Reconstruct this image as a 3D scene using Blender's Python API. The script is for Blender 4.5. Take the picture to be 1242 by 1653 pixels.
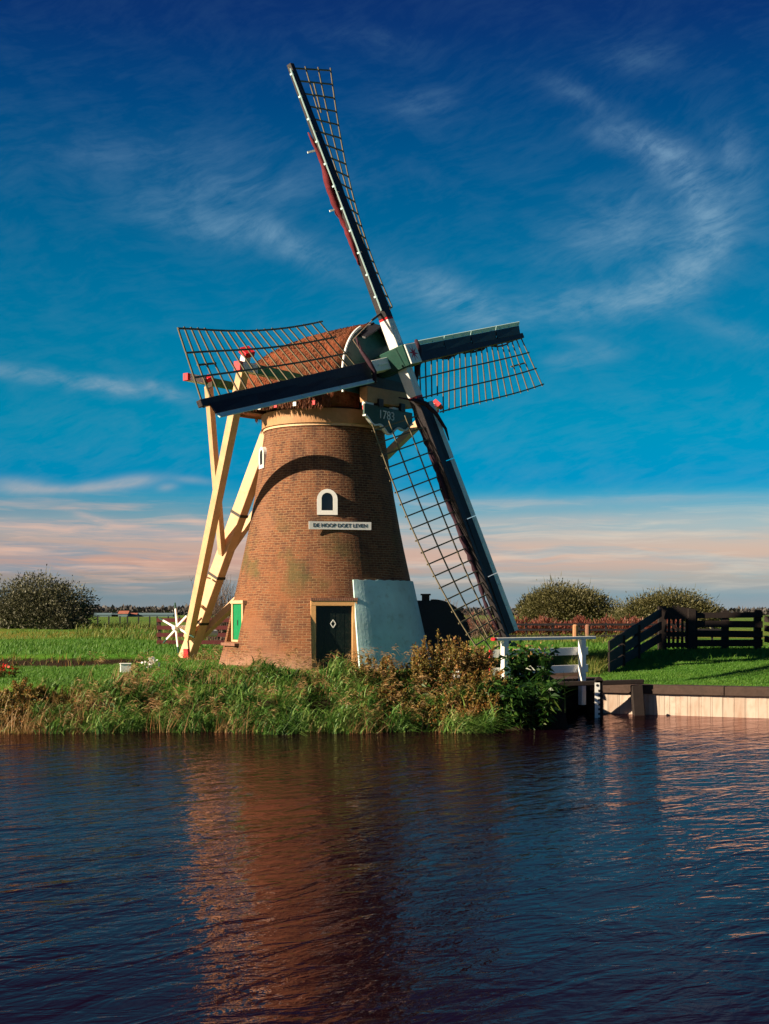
import bpy, bmesh, math, random
import numpy as np
from mathutils import Vector, Matrix, noise as mnoise

for o in list(bpy.data.objects):
    bpy.data.objects.remove(o)
S = bpy.context.scene
COL = S.collection
rad = math.radians
random.seed(7)
RNG = np.random.default_rng(11)

# ------------------------------------------------------------------ camera
cam = bpy.data.cameras.new('camera')
camo = bpy.data.objects.new('camera', cam)
COL.objects.link(camo)
camo.location = (0, 0, 1.8)
camo.rotation_euler = (rad(90), 0, 0)
cam.sensor_fit = 'VERTICAL'
cam.sensor_height = 36.0
cam.lens = 2173 / 1653 * 36.0
cam.shift_y = 161.5 / 1653
cam.clip_start = 0.1
cam.clip_end = 9000
S.camera = camo
FPX = 2173.0


def px(x, y, Y):
    """World point seen at photograph pixel (x, y) at depth Y (used only to read sizes off the photo)."""
    return Vector(((x - 621) / FPX * Y, Y, 1.8 + (988 - y) * Y / FPX))


# ------------------------------------------------------------------ light
SUN_H = Vector((-0.925, -0.38, 0)).normalized()
SUN_EL = rad(26)
sun_dir = Vector((SUN_H.x * math.cos(SUN_EL), SUN_H.y * math.cos(SUN_EL), math.sin(SUN_EL)))
sl = bpy.data.lights.new('sun', 'SUN')
sl.energy = 5.0
sl.angle = rad(0.5)
sl.color = (1.0, 0.82, 0.58)
so = bpy.data.objects.new('sun', sl)
COL.objects.link(so)
so.rotation_euler = sun_dir.to_track_quat('Z', 'Y').to_euler()
so.location = (-30, -20, 40)

S.view_settings.view_transform = 'Standard'
S.view_settings.look = 'None'
S.view_settings.gamma = 1.0
S.view_settings.exposure = 1.1

# ------------------------------------------------------------------ world


class NT:
    """tiny node-tree writer"""

    def __init__(self, tree):
        self.t = tree

    def n(self, kind, **kw):
        nd = self.t.nodes.new(kind)
        for k, v in kw.items():
            setattr(nd, k, v)
        return nd

    def link(self, a, b):
        self.t.links.new(a, b)

    def _in(self, sock, v):
        if v is None:
            return
        if hasattr(v, 'is_output') or hasattr(v, 'links'):
            self.t.links.new(v, sock)
        else:
            sock.default_value = v

    def math(self, op, a, b=None, c=None, clamp=False):
        nd = self.n('ShaderNodeMath', operation=op, use_clamp=clamp)
        for i, v in enumerate((a, b, c)):
            self._in(nd.inputs[i], v)
        return nd.outputs[0]

    def ramp(self, fac, stops, interp='LINEAR'):
        nd = self.n('ShaderNodeValToRGB')
        cr = nd.color_ramp
        cr.interpolation = interp
        while len(cr.elements) < len(stops):
            cr.elements.new(0.5)
        for e, (p, c) in zip(cr.elements, stops):
            e.position = p
            e.color = (c[0], c[1], c[2], 1)
        self._in(nd.inputs[0], fac)
        return nd.outputs[0]

    def mix(self, fac, a, b, mode='MIX'):
        nd = self.n('ShaderNodeMix', data_type='RGBA', blend_type=mode)
        self._in(nd.inputs[0], fac)
        for s, v in ((nd.inputs[6], a), (nd.inputs[7], b)):
            if isinstance(v, tuple) and len(v) == 3:
                v = (*v, 1)
            self._in(s, v)
        return nd.outputs[2]

    def noise(self, vec, scale, detail=4, rough=0.55, dist=0.0):
        nd = self.n('ShaderNodeTexNoise')
        self._in(nd.inputs['Vector'], vec)
        nd.inputs['Scale'].default_value = scale
        nd.inputs['Detail'].default_value = detail
        nd.inputs['Roughness'].default_value = rough
        nd.inputs['Distortion'].default_value = dist
        return nd.outputs[0]

    def comb(self, x, y, z=0.0):
        nd = self.n('ShaderNodeCombineXYZ')
        for i, v in enumerate((x, y, z)):
            self._in(nd.inputs[i], v)
        return nd.outputs[0]

    def mapr(self, v, a, b, c=0.0, d=1.0):
        nd = self.n('ShaderNodeMapRange')
        nd.clamp = True
        self._in(nd.inputs[0], v)
        for i, q in enumerate((a, b, c, d)):
            nd.inputs[i + 1].default_value = q
        return nd.outputs[0]


def srgb(r, g, b):
    f = lambda c: (c / 255 / 12.92) if c / 255 <= 0.04045 else ((c / 255 + 0.055) / 1.055) ** 2.4
    return (f(r), f(g), f(b))


W = bpy.data.worlds.new('World')
S.world = W
W.use_nodes = True
W.node_tree.nodes.clear()
w = NT(W.node_tree)
out = w.n('ShaderNodeOutputWorld')
bg = w.n('ShaderNodeBackground')
w.link(bg.outputs[0], out.inputs[0])
sky = w.n('ShaderNodeTexSky', sky_type='NISHITA')
sky.sun_disc = False
sky.sun_elevation = SUN_EL
sky.sun_rotation = math.atan2(SUN_H.x, SUN_H.y)
sky.altitude = 0
sky.air_density = 1.0
sky.dust_density = 0.6
sky.ozone_density = 2.5
tc = w.n('ShaderNodeTexCoord')
sep = w.n('ShaderNodeSeparateXYZ')
w.link(tc.outputs['Generated'], sep.inputs[0])
X, Y, Z = sep.outputs
az = w.math('ARCTAN2', X, Y)                       # radians, 0 = north (+Y)
el = w.math('ARCSINE', w.math('MINIMUM', w.math('MAXIMUM', Z, -1.0), 1.0))
DEG = 180 / math.pi
azd = w.math('MULTIPLY', az, DEG)
eld = w.math('MULTIPLY', el, DEG)
# clear-sky colour by elevation (0..90 deg)
h_stops = [(0.0, srgb(142, 150, 156)), (.74, srgb(122, 146, 156)), (1.4, srgb(160, 152, 146)), (2.06, srgb(206, 164, 148)),
           (2.85, srgb(198, 172, 160)), (3.4, srgb(160, 172, 176)), (4.2, srgb(104, 160, 180)), (5.0, srgb(40, 152, 188)), (5.5, srgb(0, 142, 188)),
           (7.6, srgb(0, 141, 181)), (10.2, srgb(0, 129, 170)), (12.9, srgb(0, 116, 161)), (15.5, srgb(0, 102, 150)), (18.1, srgb(0, 87, 139)),
           (20.8, srgb(2, 70, 127)), (23.4, srgb(8, 53, 114)), (26, srgb(16, 44, 104)), (34, srgb(10, 30, 78)), (50, srgb(4, 26, 56)), (90, srgb(4, 28, 52))]
clear = w.ramp(w.math('MULTIPLY', eld, 1 / 90.0), [(a / 90.0, c) for a, c in h_stops])
nis = w.mix(1.0, sky.outputs[0], (0.075, 0.085, 0.10), 'MULTIPLY')
# towards the sun half of the sky the clear blue gives way to the brighter physical sky
dotp = w.math('ADD', w.math('MULTIPLY', X, SUN_H.x), w.math('MULTIPLY', Y, SUN_H.y))
toward = w.mapr(dotp, -0.1, 0.9, 0.0, 0.12)
side = w.mapr(azd, -18, 18, 0.88, 1.18)               # the low sky brightens to the right
clear = w.mix(w.mapr(eld, 4, 22, 1.0, 0.25), clear, w.mix(1.0, clear, w.comb(side, side, side), 'MULTIPLY'))
# away from the photographed half the horizon is plain grey blue
behind = w.math('MULTIPLY', w.mapr(eld, 4.0, 6.0, 1.0, 0.0), w.mapr(Y, -0.1, 0.55, 1.0, 0.0))
clear = w.mix(behind, clear, srgb(42, 92, 124))
base = w.mix(toward, clear, nis)

# wisps of cirrus: gaussian patches in azimuth / elevation, torn by stretched noise


def deg_of(xp, yp):
    dx = (xp - 621) / FPX
    a = math.atan(dx)
    e = math.atan((988 - yp) / FPX * math.cos(a))
    return math.degrees(a), math.degrees(e)


def patch(xp, yp, sx, sy, ang, amp):
    a0, e0 = deg_of(xp, yp)
    k = DEG / FPX
    c, s = math.cos(rad(ang)), math.sin(rad(ang))
    da = w.math('SUBTRACT', azd, a0)
    de = w.math('SUBTRACT', eld, e0)
    u = w.math('ADD', w.math('MULTIPLY', da, c / (sx * k)), w.math('MULTIPLY', de, s / (sx * k)))
    v = w.math('ADD', w.math('MULTIPLY', da, -s / (sy * k)), w.math('MULTIPLY', de, c / (sy * k)))
    r2 = w.math('ADD', w.math('MULTIPLY', u, u), w.math('MULTIPLY', v, v))
    return w.math('MULTIPLY', w.math('EXPONENT', w.math('MULTIPLY', r2, -1.0)), amp)


patches = [(1010, 222, 60, 20, -16, .55), (1075, 255, 50, 26, -36, .85), (1125, 308, 46, 32, -58, .95), (1152, 372, 40, 46, 0, .95), (1120, 432, 52, 34, 48, .9), (1050, 470, 62, 30, 22, .8), (940, 492, 110, 24, 4, .75), (1040, 380, 80, 60, 0, .42), (1205, 290, 30, 90, 14, .35),
           (1030, 90, 60, 20, -8, .35), (930, 150, 70, 16, -25, .35), (960, 370, 90, 50, 20, .3), (1180, 260, 20, 40, 10, .3),
           (350, 366, 120, 26, -8, .62), (470, 392, 85, 22, -28, .6), (390, 305, 130, 28, 4, .42), (230, 250, 170, 30, 3, .25),
           (700, 470, 95, 30, -17, .75), (765, 505, 60, 26, -30, .5), (600, 66, 80, 16, -5, .25), (690, 168, 60, 22, 0, .3),
           (945, 575, 60, 14, 8, .55), (930, 548, 30, 8, -5, .3), (70, 607, 130, 12, -6, .85), (190, 625, 40, 12, -10, .6), (245, 622, 14, 8, 0, .6), (280, 636, 26, 10, -8, .7),
           (1200, 540, 120, 14, -20, .3), (560, 560, 200, 40, 10, .15)]
bars = [(212, 776, 42, 9, 7, .95), (165, 784, 60, 7, 6, .6), (28, 783, 40, 11, -4, .95), (90, 791, 110, 7, 2, .5), (270, 786, 15, 6, 8, .75), (312, 775, 36, 6, -4, .55), (640, 800, 60, 9, 0, .4),
        (140, 832, 36, 5, -18, .7), (195, 846, 70, 7, -9, .75), (320, 842, 36, 7, -12, .7), (60, 846, 70, 10, -4, .45), (150, 858, 200, 12, -2, .55), (330, 866, 80, 8, -4, .5), (20, 812, 40, 5, 0, .4),
        (900, 842, 260, 12, 1, .55), (1120, 858, 160, 9, -2, .5), (800, 812, 120, 9, 0, .4), (1050, 806, 200, 7, 1, .45), (700, 868, 120, 10, 0, .4)]
tot = None
for p in patches:
    q = patch(*p)
    tot = q if tot is None else w.math('ADD', tot, q)
tot = w.math('MINIMUM', tot, 1.15)
tot2 = None
for p in bars:
    q = patch(*p)
    tot2 = q if tot2 is None else w.math('ADD', tot2, q)
tot2 = w.math('MINIMUM', tot2, 1.0)
warp1 = w.noise(w.comb(w.math('MULTIPLY', azd, 0.09), w.math('MULTIPLY', eld, 0.16)), 1.0, 3)
warp2 = w.noise(w.comb(w.math('MULTIPLY', azd, 0.09), w.math('MULTIPLY', eld, 0.16), 7.0), 1.0, 3)
ua = w.math('ADD', azd, w.math('MULTIPLY', w.math('SUBTRACT', warp1, 0.5), 6.0))
ve = w.math('ADD', eld, w.math('MULTIPLY', w.math('SUBTRACT', warp2, 0.5), 3.0))
st = w.noise(w.comb(w.math('ADD', w.math('MULTIPLY', ua, 0.34), w.math('MULTIPLY', ve, 0.25)), w.math('ADD', w.math('MULTIPLY', ve, 0.7), w.math('MULTIPLY', ua, -0.12))), 1.0, 7, 0.6, 0.0)
fine = w.noise(w.comb(w.math('ADD', w.math('MULTIPLY', ua, 0.45), w.math('MULTIPLY', ve, 0.9)), w.math('ADD', w.math('MULTIPLY', ve, 2.6), w.math('MULTIPLY', ua, -1.1)), 3.0), 1.0, 8, 0.68, 0.0)
tex = w.math('ADD', w.math('MULTIPLY', st, 0.6), w.math('MULTIPLY', fine, 0.4))
veil = w.mapr(tex, 0.45, 0.75, 0.0, 0.10)          # thin veil over the whole sky
cl = w.math('MULTIPLY', tot, w.mapr(tex, 0.36, 0.74, 0.04, 1.0))
cl2 = w.math('MULTIPLY', tot2, w.mapr(tex, 0.3, 0.62, 0.5, 1.0))
cov = w.math('MINIMUM', w.math('ADD', w.math('ADD', w.math('MULTIPLY', cl, 1.15), w.math('MULTIPLY', cl2, 0.75)), veil), 0.9)
ccol = w.ramp(w.math('MULTIPLY', eld, 1 / 25.0), [(0.0, srgb(196, 168, 156)), (0.11, srgb(224, 180, 164)), (0.17, srgb(200, 182, 176)),
                                                 (0.22, srgb(172, 178, 184)), (0.45, srgb(118, 164, 190)), (0.75, srgb(116, 154, 186)), (1.0, srgb(80, 128, 162))])
skyc = w.mix(cov, base, ccol)
# long grey-blue and pink bars low over the horizon
barn = w.noise(w.comb(w.math('MULTIPLY', ua, 0.11), w.math('ADD', w.math('MULTIPLY', eld, 1.7), w.math('MULTIPLY', warp1, 3.0)), 11.0), 1.0, 6, 0.62)
low = w.math('MULTIPLY', w.mapr(eld, 0.5, 1.5, 0.0, 1.0), w.mapr(eld, 3.6, 5.2, 1.0, 0.0))
right = w.mapr(azd, -6, 14)
skyc = w.mix(w.math('MULTIPLY', w.math('MULTIPLY', low, right), 0.7), skyc, w.ramp(w.math('MULTIPLY', eld, 1 / 6.0), [(0.0, srgb(140, 168, 180)), (0.25, srgb(176, 178, 172)), (0.42, srgb(208, 186, 168)), (0.6, srgb(190, 194, 188)), (0.8, srgb(104, 184, 206)), (1.0, srgb(20, 160, 200))]))
gapc = w.mix(w.mapr(azd, -14, 14), srgb(128, 152, 168), srgb(140, 184, 196))
skyc = w.mix(w.math('MULTIPLY', low, w.math('MULTIPLY', w.mapr(barn, 0.46, 0.62, 0.0, 0.7), w.mapr(right, 0, 1, 1.0, 0.55))), skyc, gapc)
lit = w.noise(w.comb(w.math('MULTIPLY', ua, 0.16), w.math('ADD', w.math('MULTIPLY', eld, 2.2), w.math('MULTIPLY', warp2, 3.0)), 21.0), 1.0, 6, 0.62)
skyc = w.mix(w.math('MULTIPLY', low, w.math('MULTIPLY', w.mapr(lit, 0.49, 0.66, 0.0, 0.65), w.mapr(right, 0, 1, 1.0, 0.6))), skyc, w.mix(w.mapr(azd, -10, 12), srgb(232, 190, 168), srgb(226, 214, 196)))
w.link(skyc, bg.inputs[0])
bg.inputs[1].default_value = 2 ** -1.1

# ------------------------------------------------------------------ materials


def new_mat(name):
    m = bpy.data.materials.new(name)
    m.use_nodes = True
    t = NT(m.node_tree)
    b = m.node_tree.nodes['Principled BSDF']
    return m, t, b


def paint(name, col, rough=0.5, var=0.18, scale=6.0, bump=0.15, dirt=(0.1, 0.09, 0.07), dirt_amt=0.25, stretch=(1, 1, 1), spec=0.4):
    """painted or plain surface: worn, mottled, faintly uneven"""
    m, t, b = new_mat(name)
    tcn = t.n('ShaderNodeTexCoord')
    mp = t.n('ShaderNodeMapping')
    mp.inputs['Scale'].default_value = stretch
    t.link(tcn.outputs['Object'], mp.inputs[0])
    v = mp.outputs[0]
    n1 = t.noise(v, scale, 6, 0.6)
    n2 = t.noise(v, scale * 4.3, 5, 0.65)
    c = t.mix(t.mapr(n1, 0.3, 0.7, 0.0, 1.0), tuple(x * (1 - var) for x in col), tuple(min(1, x * (1 + var * 0.6)) for x in col))
    c = t.mix(t.mapr(n2, 0.54, 0.8, 0.0, dirt_amt), c, dirt)
    t.link(c, b.inputs['Base Color'])
    t.link(t.mapr(n2, 0.3, 0.7, rough - 0.1, min(1, rough + 0.15)), b.inputs['Roughness'])
    b.inputs['Specular IOR Level'].default_value = spec
    if bump:
        bp = t.n('ShaderNodeBump')
        bp.inputs['Strength'].default_value = bump
        bp.inputs['Distance'].default_value = 0.02
        t.link(n2, bp.inputs['Height'])
        t.link(bp.outputs[0], b.inputs['Normal'])
    return m


def foliage(name, cols, rough=0.55, trans=0.25, tipcol=None):
    """leaf material: every leaf or blade its own tint"""
    m, t, b = new_mat(name)
    g = t.n('ShaderNodeNewGeometry')
    tcn = t.n('ShaderNodeTexCoord')
    big = t.noise(tcn.outputs['Object'], 0.9, 3, 0.5)
    f = t.math('ADD', t.math('MULTIPLY', g.outputs['Random Per Island'], 0.6), t.math('MULTIPLY', t.mapr(big, 0.3, 0.7), 0.4))
    k = len(cols)
    c = t.ramp(f, [(i / (k - 1), q) for i, q in enumerate(cols)])
    t.link(c, b.inputs['Base Color'])
    b.inputs['Roughness'].default_value = rough
    b.inputs['Specular IOR Level'].default_value = 0.35
    tr = t.n('ShaderNodeBsdfTranslucent')
    t.link(c, tr.inputs[0])
    mx = t.n('ShaderNodeMixShader')
    mx.inputs[0].default_value = trans
    o = m.node_tree.nodes['Material Output']
    t.link(b.outputs[0], mx.inputs[1])
    t.link(tr.outputs[0], mx.inputs[2])
    t.link(mx.outputs[0], o.inputs[0])
    return m


M = {}
M['white'] = paint('white_paint', (.82, .82, .80), .45, .06, 5, .05, (.35, .33, .28), .3)
M['cream'] = paint('cream_paint', (.74, .46, .27), .55, .16, 2.2, .15, (.36, .22, .10), .5)
M['tan'] = paint('tan_paint', (.66, .36, .15), .55, .15, 3, .1, (.3, .15, .07), .4)
M['ochre'] = paint('worn_ochre_paint', (.46, .24, .11), .6, .2, 3, .1, (.25, .14, .08), .5)
M['red'] = paint('red_paint', (.62, .02, .03), .4, .12, 5, .05, (.2, .02, .02), .2)
M['green'] = paint('green_paint', (.006, .22, .08), .4, .12, 6, .05, (.01, .1, .05), .25)
M['dkgreen'] = paint('dark_green_paint', (.012, .06, .045), .4, .2, 5, .05, (.01, .02, .02), .3)
M['edge'] = paint('shade_tinted_white', (.58, .80, .80), .45, .08, 5, .05, (.3, .36, .34), .3)  # white edge paint with the blue-green of shade mixed into the colour
M['clothshade'] = paint('shaded_sailcloth', (.035, .010, .022), .8, .3, 9, .4, (.02, .006, .012), .5)  # the red sailcloth again, darkened to carry the shade of the backlit sails
M['black'] = paint('tarred_wood', (.012, .013, .02), .5, .3, 4, .2, (.03, .03, .035), .3)
M['stock'] = paint('tarred_steel', (.022, .018, .022), .5, .3, 4, .1, (.05, .035, .03), .4)
M['lath'] = paint('weathered_lath', (.17, .14, .085), .7, .25, 5, .1, (.05, .05, .04), .35)
M['brown'] = paint('brown_wood', (.055, .03, .022), .7, .3, 3, .3, (.02, .015, .012), .5)
M['darkfence'] = paint('dark_fence_wood', (.017, .010, .009), .75, .3, 3, .3, (.008, .01, .01), .5)
M['cloth'] = paint('red_sailcloth', (.15, .010, .018), .8, .35, 9, .4, (.05, .008, .01), .5)
M['rope'] = paint('rope', (.3, .22, .16), .8, .2, 20, .2)
M['iron'] = paint('iron', (.04, .035, .03), .5, .2, 8, .1)
M['doorblack'] = paint('door_paint', (.003, .008, .006), .35, .3, 3, .05)
M['glass'], _t, _b = new_mat('dark_window_glass')
_b.inputs['Base Color'].default_value = (.01, .012, .02, 1)
_b.inputs['Roughness'].default_value = .12
M['sill'] = paint('sill_brick', (.26, .12, .08), .8, .3, 10, .4)
M['letter'] = paint('lettering_black', (.015, .015, .015), .5, .1, 5, 0)
M['letterw'] = paint('lettering_white', (.75, .75, .72), .5, .1, 5, 0)


def brick_mat(name, base1, base2, mortar, zoff=0.0):
    m, t, b = new_mat(name)
    tcn = t.n('ShaderNodeTexCoord')
    sp = t.n('ShaderNodeSeparateXYZ')
    t.link(tcn.outputs['Object'], sp.inputs[0])
    x, y, z = sp.outputs
    ang = t.math('ARCTAN2', x, t.math('MULTIPLY', y, -1.0))
    wob = t.noise(tcn.outputs['Object'], 1.9, 4)
    zz = t.math('ADD', z, t.math('MULTIPLY', wob, 0.11))
    vec = t.comb(t.math('MULTIPLY', ang, 2.6), zz, 0.0)
    br = t.n('ShaderNodeTexBrick')
    t.link(vec, br.inputs['Vector'])
    br.inputs['Scale'].default_value = 1.0
    br.inputs['Brick Width'].default_value = 0.225
    br.inputs['Row Height'].default_value = 0.0725
    br.inputs['Mortar Size'].default_value = 0.0115
    br.inputs['Mortar Smooth'].default_value = 0.25
    br.inputs['Bias'].default_value = -0.1
    br.inputs['Color1'].default_value = (*base1, 1)
    br.inputs['Color2'].default_value = (*base2, 1)
    br.inputs['Mortar'].default_value = (*mortar, 1)
    c = br.outputs[0]
    vn = t.comb(t.math('MULTIPLY', ang, 2.6), z, 0.0)
    # lichen, damp and soot: broad patches with their own shape
    n1 = t.noise(vn, 1.1, 6, 0.62)
    n2 = t.noise(t.comb(t.math('MULTIPLY', ang, 2.6), t.math('MULTIPLY', z, 0.45), 4.0), 1.6, 6, 0.65)
    n3 = t.noise(vn, 9.0, 5, 0.7)
    n4 = t.noise(t.comb(t.math('MULTIPLY', ang, 2.6), z, 9.0), 0.8, 4, 0.6)
    c = t.mix(t.mapr(n3, 0.48, 0.7, 0, 0.6), c, (.055, .026, .022))
    lowz = t.mapr(z, 2.2, 4.6, 1.0, 0.0)
    c = t.mix(t.math('MULTIPLY', t.mapr(n1, 0.4, 0.62, 0, 0.7), lowz), c, (.23, .085, .035))
    c = t.mix(t.mapr(n2, 0.5, 0.7, 0, 0.65), c, (.05, .026, .022))
    n5 = t.noise(t.comb(t.math('MULTIPLY', ang, 11.0), t.math('MULTIPLY', z, 0.55), 2.0), 1.0, 5, 0.6)
    c = t.mix(t.math('MULTIPLY', t.mapr(n5, 0.52, 0.7, 0, 0.55), t.mapr(z, 2.4, 6.5, 0.35, 1.0)), c, (.045, .026, .024))
    n6 = t.noise(vn, 0.55, 3, 0.5)
    c = t.mix(t.mapr(n6, 0.56, 0.6, 0, 0.28), c, (.25, .12, .075))   # patches of newer brick
    c = t.mix(t.math('MULTIPLY', t.mapr(z, 0.7, 0.15, 0, 0.7), t.mapr(n1, 0.35, 0.6, 0.2, 1)), c, (.40, .24, .18))   # pale salts at the foot
    mossw = t.math('MULTIPLY', t.mapr(z, 1.6, 2.6, 0.0, 1.0), t.mapr(z, 3.6, 5.0, 1.0, 0.0))
    c = t.mix(t.math('MULTIPLY', t.mapr(n4, 0.5, 0.66, 0, 0.6), mossw), c, (.085, .085, .03))
    t.link(c, b.inputs['Base Color'])
    b.inputs['Roughness'].default_value = 0.85
    b.inputs['Specular IOR Level'].default_value = 0.2
    bp = t.n('ShaderNodeBump')
    bp.inputs['Strength'].default_value = 0.6
    bp.inputs['Distance'].default_value = 0.015
    hgt = t.math('ADD', t.math('MULTIPLY', br.outputs['Fac'], -1.0), t.math('MULTIPLY', n3, 0.8))
    t.link(hgt, bp.inputs['Height'])
    t.link(bp.outputs[0], b.inputs['Normal'])
    return m


M['brick'] = brick_mat('tower_brick', (.215, .080, .036), (.09, .034, .020), (.26, .155, .085))
M['plaster'] = paint('shade_tinted_plaster', (.50, .72, .74), .8, .22, .9, .6, (.26, .32, .26), .65)  # white plaster, the teal of its shaded side put into the colour


def thatch_mat():
    m, t, b = new_mat('reed_thatch')
    tcn = t.n('ShaderNodeTexCoord')
    mp = t.n('ShaderNodeMapping')
    mp.inputs['Rotation'].default_value = (0, 0, rad(36.2))
    mp.inputs['Scale'].default_value = (1, 1, 1)
    t.link(tcn.outputs['Object'], mp.inputs[0])
    mp2 = t.n('ShaderNodeMapping')
    mp2.inputs['Scale'].default_value = (26, 5, 5)
    t.link(mp.outputs[0], mp2.inputs[0])
    n1 = t.noise(mp2.outputs[0], 1.0, 6, 0.7)
    n2 = t.noise(tcn.outputs['Object'], 1.3, 5, 0.6)
    n3 = t.noise(tcn.outputs['Object'], 14, 4, 0.7)
    c = t.ramp(n1, [(0.3, (.08, .025, .014)), (0.5, (.24, .066, .030)), (0.72, (.36, .13, .065))])
    c = t.mix(t.mapr(n2, 0.45, 0.7, 0, 0.6), c, (.11, .075, .045))
    c = t.mix(t.mapr(n3, 0.55, 0.75, 0, 0.5), c, (.06, .025, .016))
    t.link(c, b.inputs['Base Color'])
    b.inputs['Roughness'].default_value = 0.95
    b.inputs['Specular IOR Level'].default_value = 0.1
    bp = t.n('ShaderNodeBump')
    bp.inputs['Strength'].default_value = 1.0
    bp.inputs['Distance'].default_value = 0.06
    t.link(t.math('ADD', n1, n3), bp.inputs['Height'])
    t.link(bp.outputs[0], b.inputs['Normal'])
    return m


M['thatch'] = thatch_mat()


def ground_mat():
    m, t, b = new_mat('meadow_ground')
    tcn = t.n('ShaderNodeTexCoord')
    P = tcn.outputs['Object']
    sp = t.n('ShaderNodeSeparateXYZ')
    t.link(P, sp.inputs[0])
    x, y, z = sp.outputs
    n1 = t.noise(P, 0.35, 6, 0.6)
    n2 = t.noise(P, 3.2, 6, 0.65)
    n3 = t.noise(P, 22, 4, 0.7)
    n4 = t.noise(t.comb(t.math('MULTIPLY', x, 0.03), t.math('MULTIPLY', y, 0.12)), 1.0, 4, 0.6)
    c = t.ramp(n2, [(0.3, (.035, .115, .012)), (0.55, (.065, .18, .018)), (0.75, (.11, .21, .025))])
    c = t.mix(t.mapr(n1, 0.42, 0.68, 0, 0.65), c, (.10, .19, .02))
    c = t.mix(t.mapr(n3, 0.5, 0.75, 0, 0.5), c, (.02, .06, .008))
    far = t.mapr(y, 58, 75, 0, 1)
    c = t.mix(t.math('MULTIPLY', far, t.mapr(n4, 0.42, 0.6, 0, 0.85)), c, (.20, .17, .035))
    vfar = t.mapr(y, 120, 240, 0, 1)
    c = t.mix(t.math('MULTIPLY', vfar, 0.6), c, (.09, .16, .03))
    mud = t.mapr(t.math('ADD', z, t.math('MULTIPLY', t.math('SUBTRACT', n2, 0.5), 0.3)), -0.34, -0.16, 1, 0)
    gnode = t.n('ShaderNodeNewGeometry')
    spn = t.n('ShaderNodeSeparateXYZ')
    t.link(gnode.outputs['Normal'], spn.inputs[0])
    mud = t.math('MAXIMUM', mud, t.mapr(spn.outputs[2], 0.72, 0.86, 1, 0))   # bare earth where the bank is steep
    c = t.mix(mud, c, (.022, .014, .009))
    t.link(c, b.inputs['Base Color'])
    b.inputs['Roughness'].default_value = 0.9
    b.inputs['Specular IOR Level'].default_value = 0.1
    bp = t.n('ShaderNodeBump')
    bp.inputs['Strength'].default_value = 0.8
    bp.inputs['Distance'].default_value = 0.06
    t.link(t.math('ADD', n2, n3), bp.inputs['Height'])
    t.link(bp.outputs[0], b.inputs['Normal'])
    return m


M['ground'] = ground_mat()


def water_mat():
    m, t, b = new_mat('canal_water')
    tcn = t.n('ShaderNodeTexCoord')
    P = tcn.outputs['Object']
    def crest(deg, sx, sy, v=None):
        m1 = t.n('ShaderNodeMapping')
        m1.inputs['Rotation'].default_value = (0, 0, rad(-deg))
        t.link(v or P, m1.inputs[0])
        m2 = t.n('ShaderNodeMapping')
        m2.inputs['Scale'].default_value = (sx, sy, 1)
        t.link(m1.outputs[0], m2.inputs[0])
        return m2.outputs[0]
    n1 = t.noise(crest(52, .8, 2.2), 1.0, 3, 0.5, 0.8)
    n2 = t.noise(crest(20, 2.0, 4.2), 1.0, 3, 0.55, 0.8)
    n3 = t.noise(crest(70, 4.0, 9.0), 1.0, 3, 0.5, 0.4)
    n4 = t.noise(crest(35, .09, .3), 1.0, 3, 0.55)
    calm = t.mapr(n4, 0.34, 0.66, 0.5, 1.2)
    h = t.math('MULTIPLY', calm, t.math('ADD', t.math('ADD', t.math('MULTIPLY', n1, 0.044), t.math('MULTIPLY', n2, 0.02)), t.math('MULTIPLY', n3, 0.008)))
    bp = t.n('ShaderNodeBump')
    bp.inputs['Strength'].default_value = 1.0
    bp.inputs['Distance'].default_value = 1.0
    t.link(h, bp.inputs['Height'])
    # peaty brown canal water: dark body, reflection by Fresnel
    df = t.n('ShaderNodeBsdfDiffuse')
    df.inputs['Color'].default_value = (.007, .002, .005, 1)
    gl = t.n('ShaderNodeBsdfGlossy')
    gl.inputs['Color'].default_value = (.95, .70, .69, 1)
    gl.inputs['Roughness'].default_value = 0.03
    fr = t.n('ShaderNodeFresnel')
    fr.inputs['IOR'].default_value = 1.33
    for nd in (gl, fr):
        t.link(bp.outputs[0], nd.inputs['Normal'])
    mx = t.n('ShaderNodeMixShader')
    t.link(t.math('MULTIPLY', fr.outputs[0], 0.78), mx.inputs[0])
    t.link(df.outputs[0], mx.inputs[1])
    t.link(gl.outputs[0], mx.inputs[2])
    t.link(mx.outputs[0], m.node_tree.nodes['Material Output'].inputs[0])
    return m


M['water'] = water_mat()


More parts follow.
